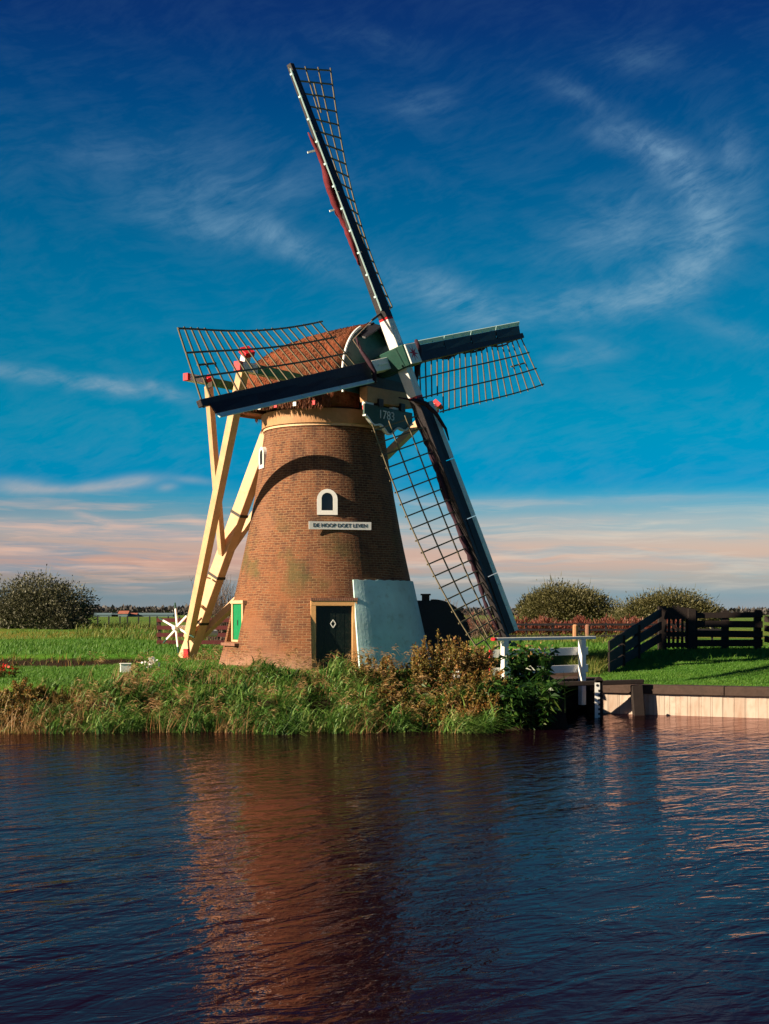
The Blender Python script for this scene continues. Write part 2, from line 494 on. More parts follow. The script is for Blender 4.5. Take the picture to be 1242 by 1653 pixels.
def quay_mat():
    m, t, b = new_mat('quay_planks')
    tcn = t.n('ShaderNodeTexCoord')
    P = tcn.outputs['Object']
    sp = t.n('ShaderNodeSeparateXYZ')
    t.link(P, sp.inputs[0])
    x, y, z = sp.outputs
    u = t.math('MULTIPLY', x, 3.6)
    cell = t.math('FLOOR', u)
    fr = t.math('FRACT', u)
    wn = t.n('ShaderNodeTexWhiteNoise', noise_dimensions='1D')
    t.link(cell, wn.inputs['W'])
    n1 = t.noise(t.comb(t.math('MULTIPLY', x, 9.0), t.math('MULTIPLY', z, 1.6)), 1.0, 5, 0.65)
    n2 = t.noise(P, 2.0, 5, 0.6)
    c = t.mix(wn.outputs['Value'], (.40, .31, .25), (.54, .45, .38))
    c = t.mix(t.mapr(n1, 0.45, 0.75, 0, 0.6), c, (.30, .16, .10))
    c = t.mix(t.mapr(z, -0.95, -0.6, 0.7, 0.0), c, (.33, .15, .09))
    c = t.mix(t.mapr(n2, 0.55, 0.72, 0, 0.5), c, (.28, .17, .12))
    gap = t.math('LESS_THAN', fr, 0.035)
    c = t.mix(t.math('MULTIPLY', gap, 0.8), c, (.06, .04, .03))
    t.link(c, b.inputs['Base Color'])
    b.inputs['Roughness'].default_value = 0.8
    return m


M['quay'] = quay_mat()
# ------------------------------------------------------------------ mesh helpers


class MB:
    """collects shapes, then becomes ONE mesh object"""

    def __init__(self):
        self.v, self.f, self.m = [], [], []

    def add(self, vs, fs, mi=0):
        o = len(self.v)
        self.v += [tuple(p) for p in vs]
        self.f += [tuple(i + o for i in f) for f in fs]
        self.m += [mi] * len(fs)
        return self

    def hexa(self, q, mi=0):
        """q: 8 points, bottom ring then top ring"""
        return self.add(q, [(0, 3, 2, 1), (4, 5, 6, 7), (0, 1, 5, 4), (1, 2, 6, 5), (2, 3, 7, 6), (3, 0, 4, 7)], mi)

    def beam(self, p0, p1, wa, wb, up=(0, 0, 1), mi=0, wa1=None, wb1=None):
        """square timber p0-p1; wa across (up x axis), wb along up"""
        p0, p1 = Vector(p0), Vector(p1)
        ax = (p1 - p0).normalized()
        up = Vector(up)
        side = up.cross(ax)
        if side.length < 1e-5:
            side = Vector((1, 0, 0)).cross(ax)
        side.normalize()
        up = ax.cross(side).normalized()
        wa1 = wa if wa1 is None else wa1
        wb1 = wb if wb1 is None else wb1
        r = []
        for p, a, b in ((p0, wa, wb), (p1, wa1, wb1)):
            r += [p - side * a / 2 - up * b / 2, p + side * a / 2 - up * b / 2, p + side * a / 2 + up * b / 2, p - side * a / 2 + up * b / 2]
        return self.hexa(r, mi)

    def box(self, c, x, y, z, mi=0, ux=(1, 0, 0), uy=(0, 1, 0), uz=(0, 0, 1)):
        c, ux, uy, uz = Vector(c), Vector(ux) * x / 2, Vector(uy) * y / 2, Vector(uz) * z / 2
        q = [c + a * ux + b * uy - uz for a, b in ((-1, -1), (1, -1), (1, 1), (-1, 1))] + [c + a * ux + b * uy + uz for a, b in ((-1, -1), (1, -1), (1, 1), (-1, 1))]
        return self.hexa(q, mi)

    def tube(self, pts, radii, n=7, mi=0, squash=None):
        pts = [Vector(p) for p in pts]
        if not hasattr(radii, '__len__'):
            radii = [radii] * len(pts)
        rings = []
        ref = Vector((0.13, 0.31, 0.94))
        for i, p in enumerate(pts):
            d = (pts[min(i + 1, len(pts) - 1)] - pts[max(i - 1, 0)])
            if d.length < 1e-9:
                d = Vector((0, 0, 1))
            d.normalize()
            s = d.cross(ref)
            if s.length < 1e-3:
                s = d.cross(Vector((1, 0, 0)))
            s.normalize()
            u = s.cross(d)
            rings.append([p + (s * math.cos(2 * math.pi * k / n) + u * math.sin(2 * math.pi * k / n)) * radii[i] for k in range(n)])
        vs = [q for r in rings for q in r]
        fs = []
        for i in range(len(rings) - 1):
            for k in range(n):
                k2 = (k + 1) % n
                fs.append((i * n + k, i * n + k2, (i + 1) * n + k2, (i + 1) * n + k))
        fs.append(tuple(range(n))[::-1])
        fs.append(tuple((len(rings) - 1) * n + k for k in range(n)))
        return self.add(vs, fs, mi)

    def poly_prism(self, pts, d, mi=0):
        """polygon extruded by vector d"""
        n = len(pts)
        pts = [Vector(p) for p in pts]
        vs = pts + [p + Vector(d) for p in pts]
        fs = [tuple(range(n))[::-1], tuple(range(n, 2 * n))] + [(i, (i + 1) % n, n + (i + 1) % n, n + i) for i in range(n)]
        return self.add(vs, fs, mi)

    def build(self, name, mats, parent=None, origin=None, smooth=False, bevel=0.0):
        if not isinstance(mats, (list, tuple)):
            mats = [mats]
        o_w = Vector(origin) if origin is not None else (world_loc(parent) if parent else Vector((0, 0, 0)))
        me = bpy.data.meshes.new(name)
        me.from_pydata([tuple(Vector(p) - o_w) for p in self.v], [], self.f)
        for m in mats:
            me.materials.append(m)
        me.polygons.foreach_set('material_index', self.m)
        me.update()
        bm = bmesh.new()
        bm.from_mesh(me)
        bmesh.ops.recalc_face_normals(bm, faces=bm.faces)
        bm.to_mesh(me)
        bm.free()
        if smooth:
            me.polygons.foreach_set('use_smooth', [True] * len(me.polygons))
        return link(name, me, parent, o_w, bevel)


def link(name, me, parent, o_w, bevel=0.0):
    ob = bpy.data.objects.new(name, me)
    COL.objects.link(ob)
    if parent:
        ob.parent = parent
        ob.location = Vector(o_w) - world_loc(parent)
    else:
        ob.location = o_w
    if bevel:
        b = ob.modifiers.new('bevel', 'BEVEL')
        b.width = bevel
        b.segments = 1
        b.limit_method = 'ANGLE'
    return ob


def world_loc(o):
    v = Vector((0, 0, 0))
    while o:
        v += o.location
        o = o.parent
    return v


def raw_mesh(name, verts, faces, mats, parent=None, origin=(0, 0, 0), smooth=False):
    """fast numpy mesh: faces (n, 3 or 4) array"""
    verts = np.asarray(verts, dtype=np.float32) - np.asarray(origin, dtype=np.float32)
    faces = np.asarray(faces, dtype=np.int32)
    me = bpy.data.meshes.new(name)
    nf, k = faces.shape
    me.vertices.add(len(verts))
    me.vertices.foreach_set('co', verts.ravel())
    me.loops.add(nf * k)
    me.loops.foreach_set('vertex_index', faces.ravel())
    me.polygons.add(nf)
    me.polygons.foreach_set('loop_start', np.arange(0, nf * k, k, dtype=np.int32))
    for m in mats if isinstance(mats, (list, tuple)) else [mats]:
        me.materials.append(m)
    me.update(calc_edges=True)
    if smooth:
        me.polygons.foreach_set('use_smooth', np.ones(nf, dtype=bool))
    return link(name, me, parent, Vector(origin))


def empty(name, loc):
    o = bpy.data.objects.new(name, None)
    COL.objects.link(o)
    o.location = loc
    return o


def tag(o, label=None, cat=None, group=None, kind=None):
    if label:
        o['label'] = label
    if cat:
        o['category'] = cat
    if group:
        o['group'] = group
    if kind:
        o['kind'] = kind
    return o


def text_mesh(name, body, size, mat, parent, loc, ux, uz, ext=0.006, align='CENTER', sx=1.0):
    """lettering as a mesh standing on a board: ux = reading direction, uz = up"""
    cu = bpy.data.curves.new(name, 'FONT')
    cu.body = body
    cu.size = size
    cu.align_x = align
    cu.align_y = 'CENTER'
    cu.extrude = ext
    tmp = bpy.data.objects.new('tmp_text', cu)
    COL.objects.link(tmp)
    bpy.context.view_layer.update()
    me = bpy.data.meshes.new_from_object(tmp.evaluated_get(bpy.context.evaluated_depsgraph_get()))
    bpy.data.objects.remove(tmp)
    ux, uz = Vector(ux).normalized(), Vector(uz).normalized()
    un = ux.cross(uz)
    mtx = Matrix(((ux.x * sx, uz.x, un.x), (ux.y * sx, uz.y, un.y), (ux.z * sx, uz.z, un.z)))
    o_w = world_loc(parent)
    for v in me.vertices:
        v.co = mtx @ v.co + Vector(loc) - o_w
    me.materials.clear()
    me.materials.append(mat)
    me.name = name
    return link(name, me, parent, o_w)


# leaves: many small faces spread through a volume


def leaf_quads(pos, length, width, dirs, rng, droop=0.0):
    """pos (n,3), dirs (n,3) leaf axes -> verts, quad faces (diamond leaves)"""
    n = len(pos)
    d = dirs / (np.linalg.norm(dirs, axis=1, keepdims=True) + 1e-9)
    r = rng.normal(size=(n, 3))
    s = np.cross(d, r)
    s /= (np.linalg.norm(s, axis=1, keepdims=True) + 1e-9)
    L = np.asarray(length).reshape(-1, 1)
    Wd = np.asarray(width).reshape(-1, 1)
    tip = pos + d * L
    tip[:, 2] -= droop * L[:, 0]
    mid = pos + d * L * 0.5
    v = np.stack([pos, mid + s * Wd / 2, tip, mid - s * Wd / 2], axis=1).reshape(-1, 3)
    f = np.arange(n * 4).reshape(n, 4)
    return v, f


def lobes_points(lobes, n, rng, shell=0.55):
    """points in a union of ellipsoids (cx,cy,cz,rx,ry,rz); biased outwards"""
    wts = np.array([l[3] * l[4] * l[5] for l in lobes]) ** 0.75
    idx = rng.choice(len(lobes), n, p=wts / wts.sum())
    Lb = np.array(lobes)[idx]
    dv = rng.normal(size=(n, 3))
    dv /= np.linalg.norm(dv, axis=1, keepdims=True)
    rr = (shell + (1 - shell) * rng.random(n)) ** 0.8
    rr *= 1 + 0.12 * rng.normal(size=n)
    p = Lb[:, :3] + dv * Lb[:, 3:] * rr[:, None]
    return p, dv


def crown_lobes(c, R, k, rng, small=(0.2, 0.56)):
    """uneven crown: k sub-lobes over an ellipsoid"""
    out = []
    for i in range(k):
        d = rng.normal(size=3)
        d /= np.linalg.norm(d)
        d[2] = abs(d[2]) * 1.1 - 0.35
        s = rng.uniform(*small)
        out.append((c[0] + d[0] * R[0] * .72, c[1] + d[1] * R[1] * .72, c[2] + d[2] * R[2] * .72, R[0] * s, R[1] * s, R[2] * s * rng.uniform(.8, 1.3)))
    return out


def bush(name, label, cat, base, R, mat, n, leaf, rng, k=26, up=0.4, bark=None, stems=7, group=None, trunk_name='stem', height_c=None, stick=0.1):
    """thing: crown of leaves over a few real stems"""
    root = empty(name, base)
    tag(root, label, cat, group)
    c = (base[0], base[1], base[2] + (height_c if height_c else R[2] * 0.95))
    lobes = crown_lobes(c, R, k, rng)
    p, dv = lobes_points(lobes, n, rng)
    p[:, 2] = np.maximum(p[:, 2], base[2] + 0.02 + rng.random(n) * 0.25)
    d = dv + np.array([0.15, 0.05, up]) + rng.normal(size=(n, 3)) * 0.45
    L = leaf[0] * (0.6 + 0.8 * rng.random(n))
    v, f = leaf_quads(p, L, L * leaf[1], d, rng, 0.15)
    # bare shoots sticking out of the outline
    m = int(n * stick)
    p2, dv2 = lobes_points(lobes, m, rng, 0.9)
    p2[:, 2] = np.maximum(p2[:, 2], base[2] + 0.2)
    d2 = dv2 + np.array([0.1, 0, 0.9])
    L2 = leaf[0] * (2.0 + 2.0 * rng.random(m))
    v2, f2 = leaf_quads(p2, L2, L2 * 0.07, d2, rng)
    raw_mesh('crown', np.vstack([v, v2]), np.vstack([f, f2 + len(v)]), mat, root, base)
    mb = MB()
    for i in range(stems):
        a = rng.uniform(0, 2 * math.pi)
        q = Vector((base[0], base[1], base[2] - 0.1))
        e = Vector((c[0] + math.cos(a) * R[0] * .6, c[1] + math.sin(a) * R[1] * .6, c[2] + R[2] * rng.uniform(-.1, .5)))
        mid = q.lerp(e, .5) + Vector((math.cos(a), math.sin(a), 0)) * 0.1 * R[0] * -1
        r0 = 0.035 * R[2]
        mb.tube([q + Vector((math.cos(a), math.sin(a), 0)) * .1 * R[0], mid, e], [r0, r0 * .6, r0 * .15], 6)
    mb.build(trunk_name, bark or M['brown'], root)
    return root


M['f_olive'] = foliage('leaves_olive', [(.04, .042, .02), (.07, .07, .035), (.10, .10, .058), (.17, .165, .115)], trans=.15)
M['f_willow'] = foliage('leaves_willow', [(.035, .036, .012), (.07, .068, .022), (.12, .11, .04), (.17, .155, .07)], trans=.2)
M['f_red'] = foliage('leaves_rust', [(.06, .02, .016), (.16, .04, .03), (.24, .07, .045), (.13, .09, .04)], trans=.2)
M['f_reed'] = foliage('reed_blades', [(.016, .045, .012), (.04, .115, .018), (.09, .21, .03), (.18, .29, .06), (.36, .34, .14)], trans=.3)
M['f_dry'] = foliage('dry_blades', [(.14, .09, .035), (.26, .15, .05), (.38, .25, .11), (.3, .09, .03)], trans=.25)
M['f_dock'] = foliage('dock_seeds', [(.05, .045, .012), (.12, .10, .022), (.26, .16, .04), (.11, .12, .022), (.36, .13, .035), (.15, .13, .03)], trans=.2)
M['f_broad'] = foliage('broad_leaves', [(.006, .018, .006), (.014, .05, .010), (.03, .09, .014), (.10, .12, .025)], trans=.25, rough=.4)
M['f_grass'] = foliage('lawn_blades', [(.035, .12, .012), (.065, .18, .018), (.10, .23, .025), (.15, .24, .035)], trans=.3)
M['f_rough'] = foliage('rough_blades', [(.06, .12, .015), (.11, .19, .025), (.2, .2, .045), (.26, .18, .06)], trans=.25)
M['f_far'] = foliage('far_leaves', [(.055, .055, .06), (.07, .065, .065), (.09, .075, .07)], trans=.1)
M['f_twig'] = foliage('bare_twigs', [(.08, .05, .04), (.14, .09, .07), (.2, .13, .1)], trans=.05)
M['f_redflower'] = foliage('red_petals', [(.5, .01, .01), (.65, .02, .02), (.7, .05, .04)], trans=.2)
M['f_whiteflower'] = foliage('white_petals', [(.7, .7, .66), (.8, .8, .78), (.75, .7, .65)], trans=.2)

# ------------------------------------------------------------------ terrain
QA, QB = Vector((5.75, 36.65, 0)), Vector((9.95, 34.8, 0))
QD = (QB - QA).normalized()
QN = Vector((-QD.y, QD.x, 0))                    # towards the land


def bank_y(x):
    return 30.75 + .22 * math.sin(1.1 * x + .6) + .12 * math.sin(3.1 * x) + (.35 if x > 3.4 else 0)


def sstep(a, b, v):
    t = min(1, max(0, (v - a) / (b - a)))
    return t * t * (3 - 2 * t)


def ground_z(x, y):
    # right-hand lawn behind the quay
    q = (Vector((x, y, 0)) - QA).dot(QN)
    if x > 5.1:
        land = -.16 + .55 * sstep(.3, 15, q) - .25 * sstep(18, 40, q)
        z = land if q > .2 else -2.3
        if x < 5.6 and q > .2:
            z = -2.3 if y < 46 else land
    elif x > 4.35:
        z = -2.3 if y < 46 else 0.1
    else:
        b = bank_y(x)
        z = -1.25 + 1.27 * sstep(-.1, 2.6, y - b) if y > b - .1 else -2.3
        # mound of the mill
        d = math.hypot(x + 3.5, (y - 43) * .9)
        z += .18 * sstep(7, 3, d)
        # ditch on the left
        if x < -4.5:
            yd = 44.6 + .25 * math.sin(x * .8) + (-x - 8) * .12
            wgt = sstep(-5.5, -9.0, x)
            z -= .5 * math.exp(-((y - yd + .35) / .5) ** 2) * wgt
            z += .34 * sstep(-.1, .35, y - yd) * wgt
    if y > 58:
        z = z * sstep(75, 58, y) + .25 * sstep(58, 80, y) * mnoise.noise(Vector((x * .02, y * .02, 0)))
        if x < 0:
            z += .75 * math.exp(-((y - 84) / 9) ** 2) * sstep(-10, -16, x) * (1 - sstep(-34, -40, x))
    if y < 2.0:
        z = .3 * sstep(2.0, .5, y) + -2.3 * sstep(.5, 2.0, y)
    if z > -.8:
        z += .03 * mnoise.noise(Vector((x * .7, y * .7, 1.0)))
    return z


def axis_lines(a, b, step, far_lo, far_hi, g=1.22):
    c = list(np.arange(a, b + 1e-6, step))
    s, v = step, a
    lo = []
    while v > far_lo:
        s *= g
        v -= s
        lo.append(v)
    hi = []
    s, v = step, b
    while v < far_hi:
        s *= g
        v += s
        hi.append(v)
    return lo[::-1] + c + hi


gx = axis_lines(-17, 18, .22, -4200, 4200)
gy = axis_lines(28, 60, .22, -60, 6000)
# finer line along the near bank where the camera stands
gy = sorted(gy + [0.3, .8, 1.2, 1.8, 2.4])
gv = [(x, y, ground_z(x, y)) for y in gy for x in gx]
nx = len(gx)
gf = [(j * nx + i, j * nx + i + 1, (j + 1) * nx + i + 1, (j + 1) * nx + i) for j in range(len(gy) - 1) for i in range(nx - 1)]
g = raw_mesh('ground', gv, gf, M['ground'], smooth=True)
tag(g, 'green meadow and earth bank around the mill', kind='structure')

WZ = -.95
mb = MB()
mb.add([(-400, -2, WZ), (400, -2, WZ), (400, 47, WZ), (-400, 47, WZ)], [(0, 1, 2, 3)])
wt = mb.build('water', M['water'])
tag(wt, 'dark rippled canal water reflecting the mill', kind='structure')

# ------------------------------------------------------------------ WINDMILL
TX, TY = -1.86, 41.74
AX = Vector((TX, TY, 0))
TH, PH, TI = rad(53.8), rad(15.5), rad(14.8)
NH = Vector((math.sin(TH), -math.cos(TH), 0))    # wind direction the cap faces
SH = Vector((-math.cos(TH), -math.sin(TH), 0))   # along the cross timbers, towards the camera side
UP = Vector((0, 0, 1))
mill = empty('windmill', AX)
tag(mill, 'brick tower windmill with thatched cap and four lattice sails on the grassy bank', 'windmill')


def cp(e, s, z):
    return AX - NH * e + SH * s + UP * z


# --- tower
PROF = [(-.4, 3.42), (.12, 3.28), (.8, 3.1), (1.57, 2.93), (2.15, 2.8), (2.72, 2.68), (3.2, 2.575), (3.68, 2.47), (4.25, 2.355), (4.83, 2.25), (5.36, 2.155), (5.89, 2.07), (6.6, 1.96), (7.32, 1.86)]


def tower_r(z):
    for (z0, r0), (z1, r1) in zip(PROF, PROF[1:]):
        if z <= z1:
            return r0 + (r1 - r0) * (z - z0) / (z1 - z0)
    return PROF[-1][1]


mb = MB()
NS = 120
vs, fs = [], []
for (z, r) in PROF:
    for k in range(NS):
        a = 2 * math.pi * k / NS
        vs.append((TX + r * math.sin(a), TY - r * math.cos(a), z))
for i in range(len(PROF) - 1):
    for k in range(NS):
        k2 = (k + 1) % NS
        fs.append((i * NS + k, i * NS + k2, (i + 1) * NS + k2, (i + 1) * NS + k))
fs.append(tuple(range(NS))[::-1])
fs.append(tuple((len(PROF) - 1) * NS + k for k in range(NS)))
mb.add(vs, fs)
tower = mb.build('tower', M['brick'], mill)


def frame_at(adeg):
    a = rad(adeg)
    return Vector((math.sin(a), -math.cos(a), 0)), Vector((math.cos(a), math.sin(a), 0))


# openings: cut by boolean, evaluated into the tower mesh
cut = MB()
dN, dT = frame_at(8.2)
cut.box(AX + dN * 3.2 + UP * .82, 1.36, 1.1, 2.64, ux=dT, uy=dN)
sN, sT = frame_at(-63.5)
cut.box(AX + sN * 2.98 + UP * 1.5, .98, .5, 1.2, ux=sT, uy=sN)


def arch_pts(c, T, wd, ht, n=10):
    r = wd / 2
    pts = [c - T * r, c + T * r]
    for k in range(n + 1):
        a = math.pi * k / n
        pts.append(c + T * r * math.cos(a) + UP * (ht - r + r * math.sin(a)))
    return pts


wN, wT = frame_at(4.6)
cut.poly_prism(arch_pts(AX + wN * 1.9 + UP * 4.78, wT, .34, .52), wN * .8)
uN, uT = frame_at(-68)
cut.poly_prism(arch_pts(AX + uN * 1.7 + UP * 6.28, uT, .3, .46), uN * .8)
cutter = cut.build('cutter', M['brick'])
bmod = tower.modifiers.new('openings', 'BOOLEAN')
bmod.object = cutter
bmod.operation = 'DIFFERENCE'
bmod.solver = 'EXACT'
bpy.context.view_layer.update()
me = bpy.data.meshes.new_from_object(tower.evaluated_get(bpy.context.evaluated_depsgraph_get()))
tower.modifiers.clear()
tower.data = me
bpy.data.objects.remove(cutter)
# smooth only the round wall
for pgn in me.polygons:
    pgn.use_smooth = False

# --- plastered patch
mb = MB()
zs = [-.3, .12, .8, 1.57, 2.15, 2.5, 2.74]
A0, A1, na = 20.3, 118, 44
rows = []
for layer in (0.075, -0.03):
    for zi, z in enumerate(zs):
        for k in range(na + 1):
            a = rad(A0 + (A1 - A0) * k / na)
            zz = z + (.012 * math.sin(k * 1.7) if zi == len(zs) - 1 else 0)
            r = tower_r(zz) + layer
            rows.append((TX + r * math.sin(a), TY - r * math.cos(a), zz))
nn = na + 1
L2 = len(zs) * nn
fs = []
for i in range(len(zs) - 1):
    for k in range(na):
        fs.append((i * nn + k, i * nn + k + 1, (i + 1) * nn + k + 1, (i + 1) * nn + k))
    fs.append((i * nn, (i + 1) * nn, L2 + (i + 1) * nn, L2 + i * nn))
    fs.append((i * nn + na, (i + 1) * nn + na, L2 + (i + 1) * nn + na, L2 + i * nn + na))
t0 = (len(zs) - 1) * nn
for k in range(na):
    fs.append((t0 + k, t0 + k + 1, L2 + t0 + k + 1, L2 + t0 + k))
mb.add(rows, fs)
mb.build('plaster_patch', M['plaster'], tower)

# --- curb ring under the cap
mb = MB()


def ring(mb, z0, z1, r0, r1, mi=0, n=96, rin=1.6):
    vs, fs = [], []
    for (z, r) in ((z0, r0), (z1, r1), (z1, rin), (z0, rin)):
        for k in range(n):
            a = 2 * math.pi * k / n
            vs.append((TX + r * math.sin(a), TY - r * math.cos(a), z))
    for j in range(4):
        for k in range(n):
            k2 = (k + 1) % n
            fs.append((j * n + k, j * n + k2, ((j + 1) % 4) * n + k2, ((j + 1) % 4) * n + k))
    mb.add(vs, fs, mi)


ring(mb, 7.42, 7.84, 1.935, 1.95)
ring(mb, 7.34, 7.42, 1.89, 1.89, 1)
mb.build('curb_ring', [M['ochre'], M['cream']], mill, smooth=False)

# --- door
dr = 2.74
dc = AX + dN * dr
door = MB()
door.box(dc + dN * -.06 + UP * .84, 1.06, .06, 2.36, ux=dT, uy=dN)
for q in (-.27, .03, .3):
    door.box(dc + dN * -.027 + dT * q + UP * .84, .012, .008, 2.3, mi=0, ux=dT, uy=dN)
do = door.build('door', [M['doorblack']], mill)
fr = MB()
for s in (-1, 1):
    fr.box(dc + dT * s * .602 + UP * .86, .155, .16, 2.3, ux=dT, uy=dN)
fr.box(dc + UP * 2.055, 1.356, .17, .15, ux=dT, uy=dN)
fr.build('door_frame', M['tan'], do, bevel=.008)
em = MB()
ec = dc + dN * -.02 + dT * -.02 + UP * 1.46
for i in range(4):
    a0, a1 = math.pi / 2 * i, math.pi / 2 * (i + 1)
    p = [Vector((.075 * math.cos(a), .115 * math.sin(a))) for a in (a0, a1)]
    em.beam(ec + dT * p[0].x + UP * p[0].y, ec + dT * p[1].x + UP * p[1].y, .022, .02, up=dN)
em.build('diamond_emblem', M['white'], do)
st_ = MB()
for k in range(23):
    st_.box(dc + dN * .045 + dT * (-.66 + k * .06) + UP * 2.17, .05, .12, .085, ux=dT, uy=dN)
st_.build('soldier_course', M['sill'], do)

# --- side window with shutters
sr = 2.80
sc_ = AX + sN * sr + UP * 1.5
win = MB()
for s in (-1, 1):
    win.box(sc_ + sT * s * .44, .1, .16, 1.2, ux=sT, uy=sN)
win.box(sc_ + UP * .6, 1.08, .2, .1, ux=sT, uy=sN)
win.box(sc_ - UP * .57, .78, .15, .06, ux=sT, uy=sN)
wo = win.build('shuttered_window', M['cream'], mill, bevel=.006)
sh = MB()
for s in (-1, 1):
    sh.box(sc_ + sT * s * .196 + sN * .02 + UP * .005, .375, .05, 1.085, ux=sT, uy=sN)
sh.build('shutter', M['green'], wo, bevel=.008)
sh = MB()
sh.box(sc_ + sN * .055 - UP * .02, .03, .02, .16, ux=sT, uy=sN)
sh.build('bolt', M['iron'], wo)
sh = MB()
sh.box(sc_ + sN * .17 - UP * .67, 1.2, .42, .09, ux=sT, uy=sN)
sh.build('sill', M['sill'], wo, bevel=.01)


def arch_window(N, T, zc, rr, wd, ht, ow, oh, slope=0.0):
    c = AX + N * (rr) + UP * zc
    inner = arch_pts(c, T, wd, ht)
    c2 = c - UP * (oh - ht) * .55
    outer = arch_pts(c2, T, ow, oh)
    mb = MB()
    n = len(inner)
    for i in range(n):
        j = (i + 1) % n
        q = [outer[i], outer[j], inner[j], inner[i]]
        mb.hexa([p - N * .12 for p in q] + [p + N * (.045) for p in q])
    o = mb.build('arched_window', M['white'], mill)
    g = MB()
    g.poly_prism([p - N * .1 for p in inner], -N * .03)
    g.build('pane', M['glass'], o)
    return o


arch_window(wN, wT, 4.78, 2.265, .34, .52, .6, .76)
arch_window(uN, uT, 6.28, 2.0, .3, .46, .5, .66)

# --- sign board with the mill's name
bN, bT = frame_at(13.6)
mb = MB()
bc = AX + bN * 2.39 + UP * 4.33
mb.box(bc, 1.86, .035, .23, ux=bT, uy=bN)
sg = mb.build('name_board', M['white'], mill)
text_mesh('lettering', 'DE HOOP DOET LEVEN', .155, M['letter'], sg, bc + bN * .02, bT, UP, .004, sx=1.0)

# --- thatched cap


def interp(tab, x):
    for (a, b), (c, d) in zip(tab, tab[1:]):
        if x <= c:
            t = (x - a) / (c - a)
            return b + (d - b) * max(0, t)
    return tab[-1][1]


ZR = [(-1.75, 10.5), (-1.4, 10.47), (-.6, 10.42), (.1, 10.34), (.8, 10.22), (1.36, 10.06), (2, 9.83), (2.5, 9.55), (2.9, 9.2), (3.2, 8.75), (3.3, 8.5)]
WR = [(-1.75, 1.75), (-1, 2.02), (0, 2.2), (1, 2.18), (1.7, 2.0), (2.3, 1.6), (2.8, 1.12), (3.1, .7), (3.3, .3)]
ZE = [(-1.75, 7.9), (-1, 7.88), (0, 7.95), (1.5, 8.0), (3.3, 8.1)]
es = list(np.linspace(-1.75, 3.3, 34))
ts = list(np.linspace(-1, 1, 41))
mb = MB()
vs, fs = [], []
for e in es:
    zr, wr, ze = interp(ZR, e), interp(WR, e), interp(ZE, e)
    lean = .22 * (e < -1.6)
    for t in ts:
        at = abs(t)
        s = wr * math.copysign(math.sin(at * math.pi / 2) ** .92, t)
        z = ze + (zr - ze) * (1 - at ** 1.75)
        nse = .05 * mnoise.noise(Vector((e * 1.6, t * 5, 2.0))) + .02 * mnoise.noise(Vector((e * 6, t * 16, 5.0)))
        p = cp(e, s * (1 + nse), z + nse)
        vs.append(p)
nt = len(ts)
for i in range(len(es) - 1):
    for k in range(nt - 1):
        fs.append((i * nt + k, i * nt + k + 1, (i + 1) * nt + k + 1, (i + 1) * nt + k))
# under side
for i in range(len(es) - 1):
    fs.append((i * nt, (i + 1) * nt, (i + 1) * nt + nt - 1, i * nt + nt - 1))
fs.append(tuple(range(nt)))
fs.append(tuple((len(es) - 1) * nt + k for k in range(nt))[::-1])
mb.add(vs, fs)
cap = mb.build('cap', M['thatch'], mill, smooth=True)
# ragged eave: cut reed ends hanging below the edge
n = 5200
ev = RNG.uniform(-1.7, 3.25, n)
sg_ = np.where(RNG.random(n) < .72, 1, -1)
pos, dirs = [], []
for e, s in zip(ev, sg_):
    wr, ze, zr = interp(WR, e), interp(ZE, e), interp(ZR, e)
    t = RNG.uniform(.86, 1.0)
    p = cp(e, s * (wr * math.sin(t * math.pi / 2) ** .92 + .015), ze + (zr - ze) * (1 - t ** 1.75) + .02)
    d = SH * s * .28 - UP + SH * RNG.normal() * .08 + NH * RNG.normal() * .1
    pos.append(p)
    dirs.append(d)
v, f = leaf_quads(np.array(pos), RNG.uniform(.08, .24, n), RNG.uniform(.02, .04, n), np.array(dirs), RNG)
M['f_thatch'] = foliage('thatch_ends', [(.05, .02, .012), (.12, .045, .025), (.22, .085, .045), (.30, .13, .08)], trans=.05, rough=.9)
raw_mesh('thatch_fringe', v, f, M['f_thatch'], cap, AX)
# loose straw on the slopes
n = 9000
pos, dirs = [], []
for i in range(n):
    e = RNG.uniform(-1.7, 3.0)
    t = RNG.uniform(.08, .98) * (1 if RNG.random() < .75 else -1)
    wr, ze, zr = interp(WR, e), interp(ZE, e), interp(ZR, e)
    at = abs(t)
    p = cp(e, math.copysign(wr * math.sin(at * math.pi / 2) ** .92, t) * 1.004, ze + (zr - ze) * (1 - at ** 1.75) + .01)
    d = SH * math.copysign(1, t) * (1.1 - at) - UP * (at + .25) + NH * RNG.normal() * .15 + Vector(RNG.normal(size=3)) * .18
    pos.append(p)
    dirs.append(d)
v, f = leaf_quads(np.array(pos), RNG.uniform(.05, .12, n), RNG.uniform(.012, .024, n), np.array(dirs), RNG)
raw_mesh('loose_straw', v, f, M['f_thatch'], cap, AX)
# ridge boards
mb = MB()
rp = [cp(e, 0, interp(ZR, e) + .03) for e in (-1.9, -1.4, -.6, .1, .8, 1.4)]
for a, b in zip(rp, rp[1:]):
    for s in (-1, 1):
        q0, q1 = a + SH * s * .16 - UP * .06, b + SH * s * .16 - UP * .06
        mb.hexa([a - UP * .03, b - UP * .03, q1 - UP * .03, q0 - UP * .03, a + UP * .02, b + UP * .02, q1, q0])
mb.build('ridge_board', M['stock'], cap)

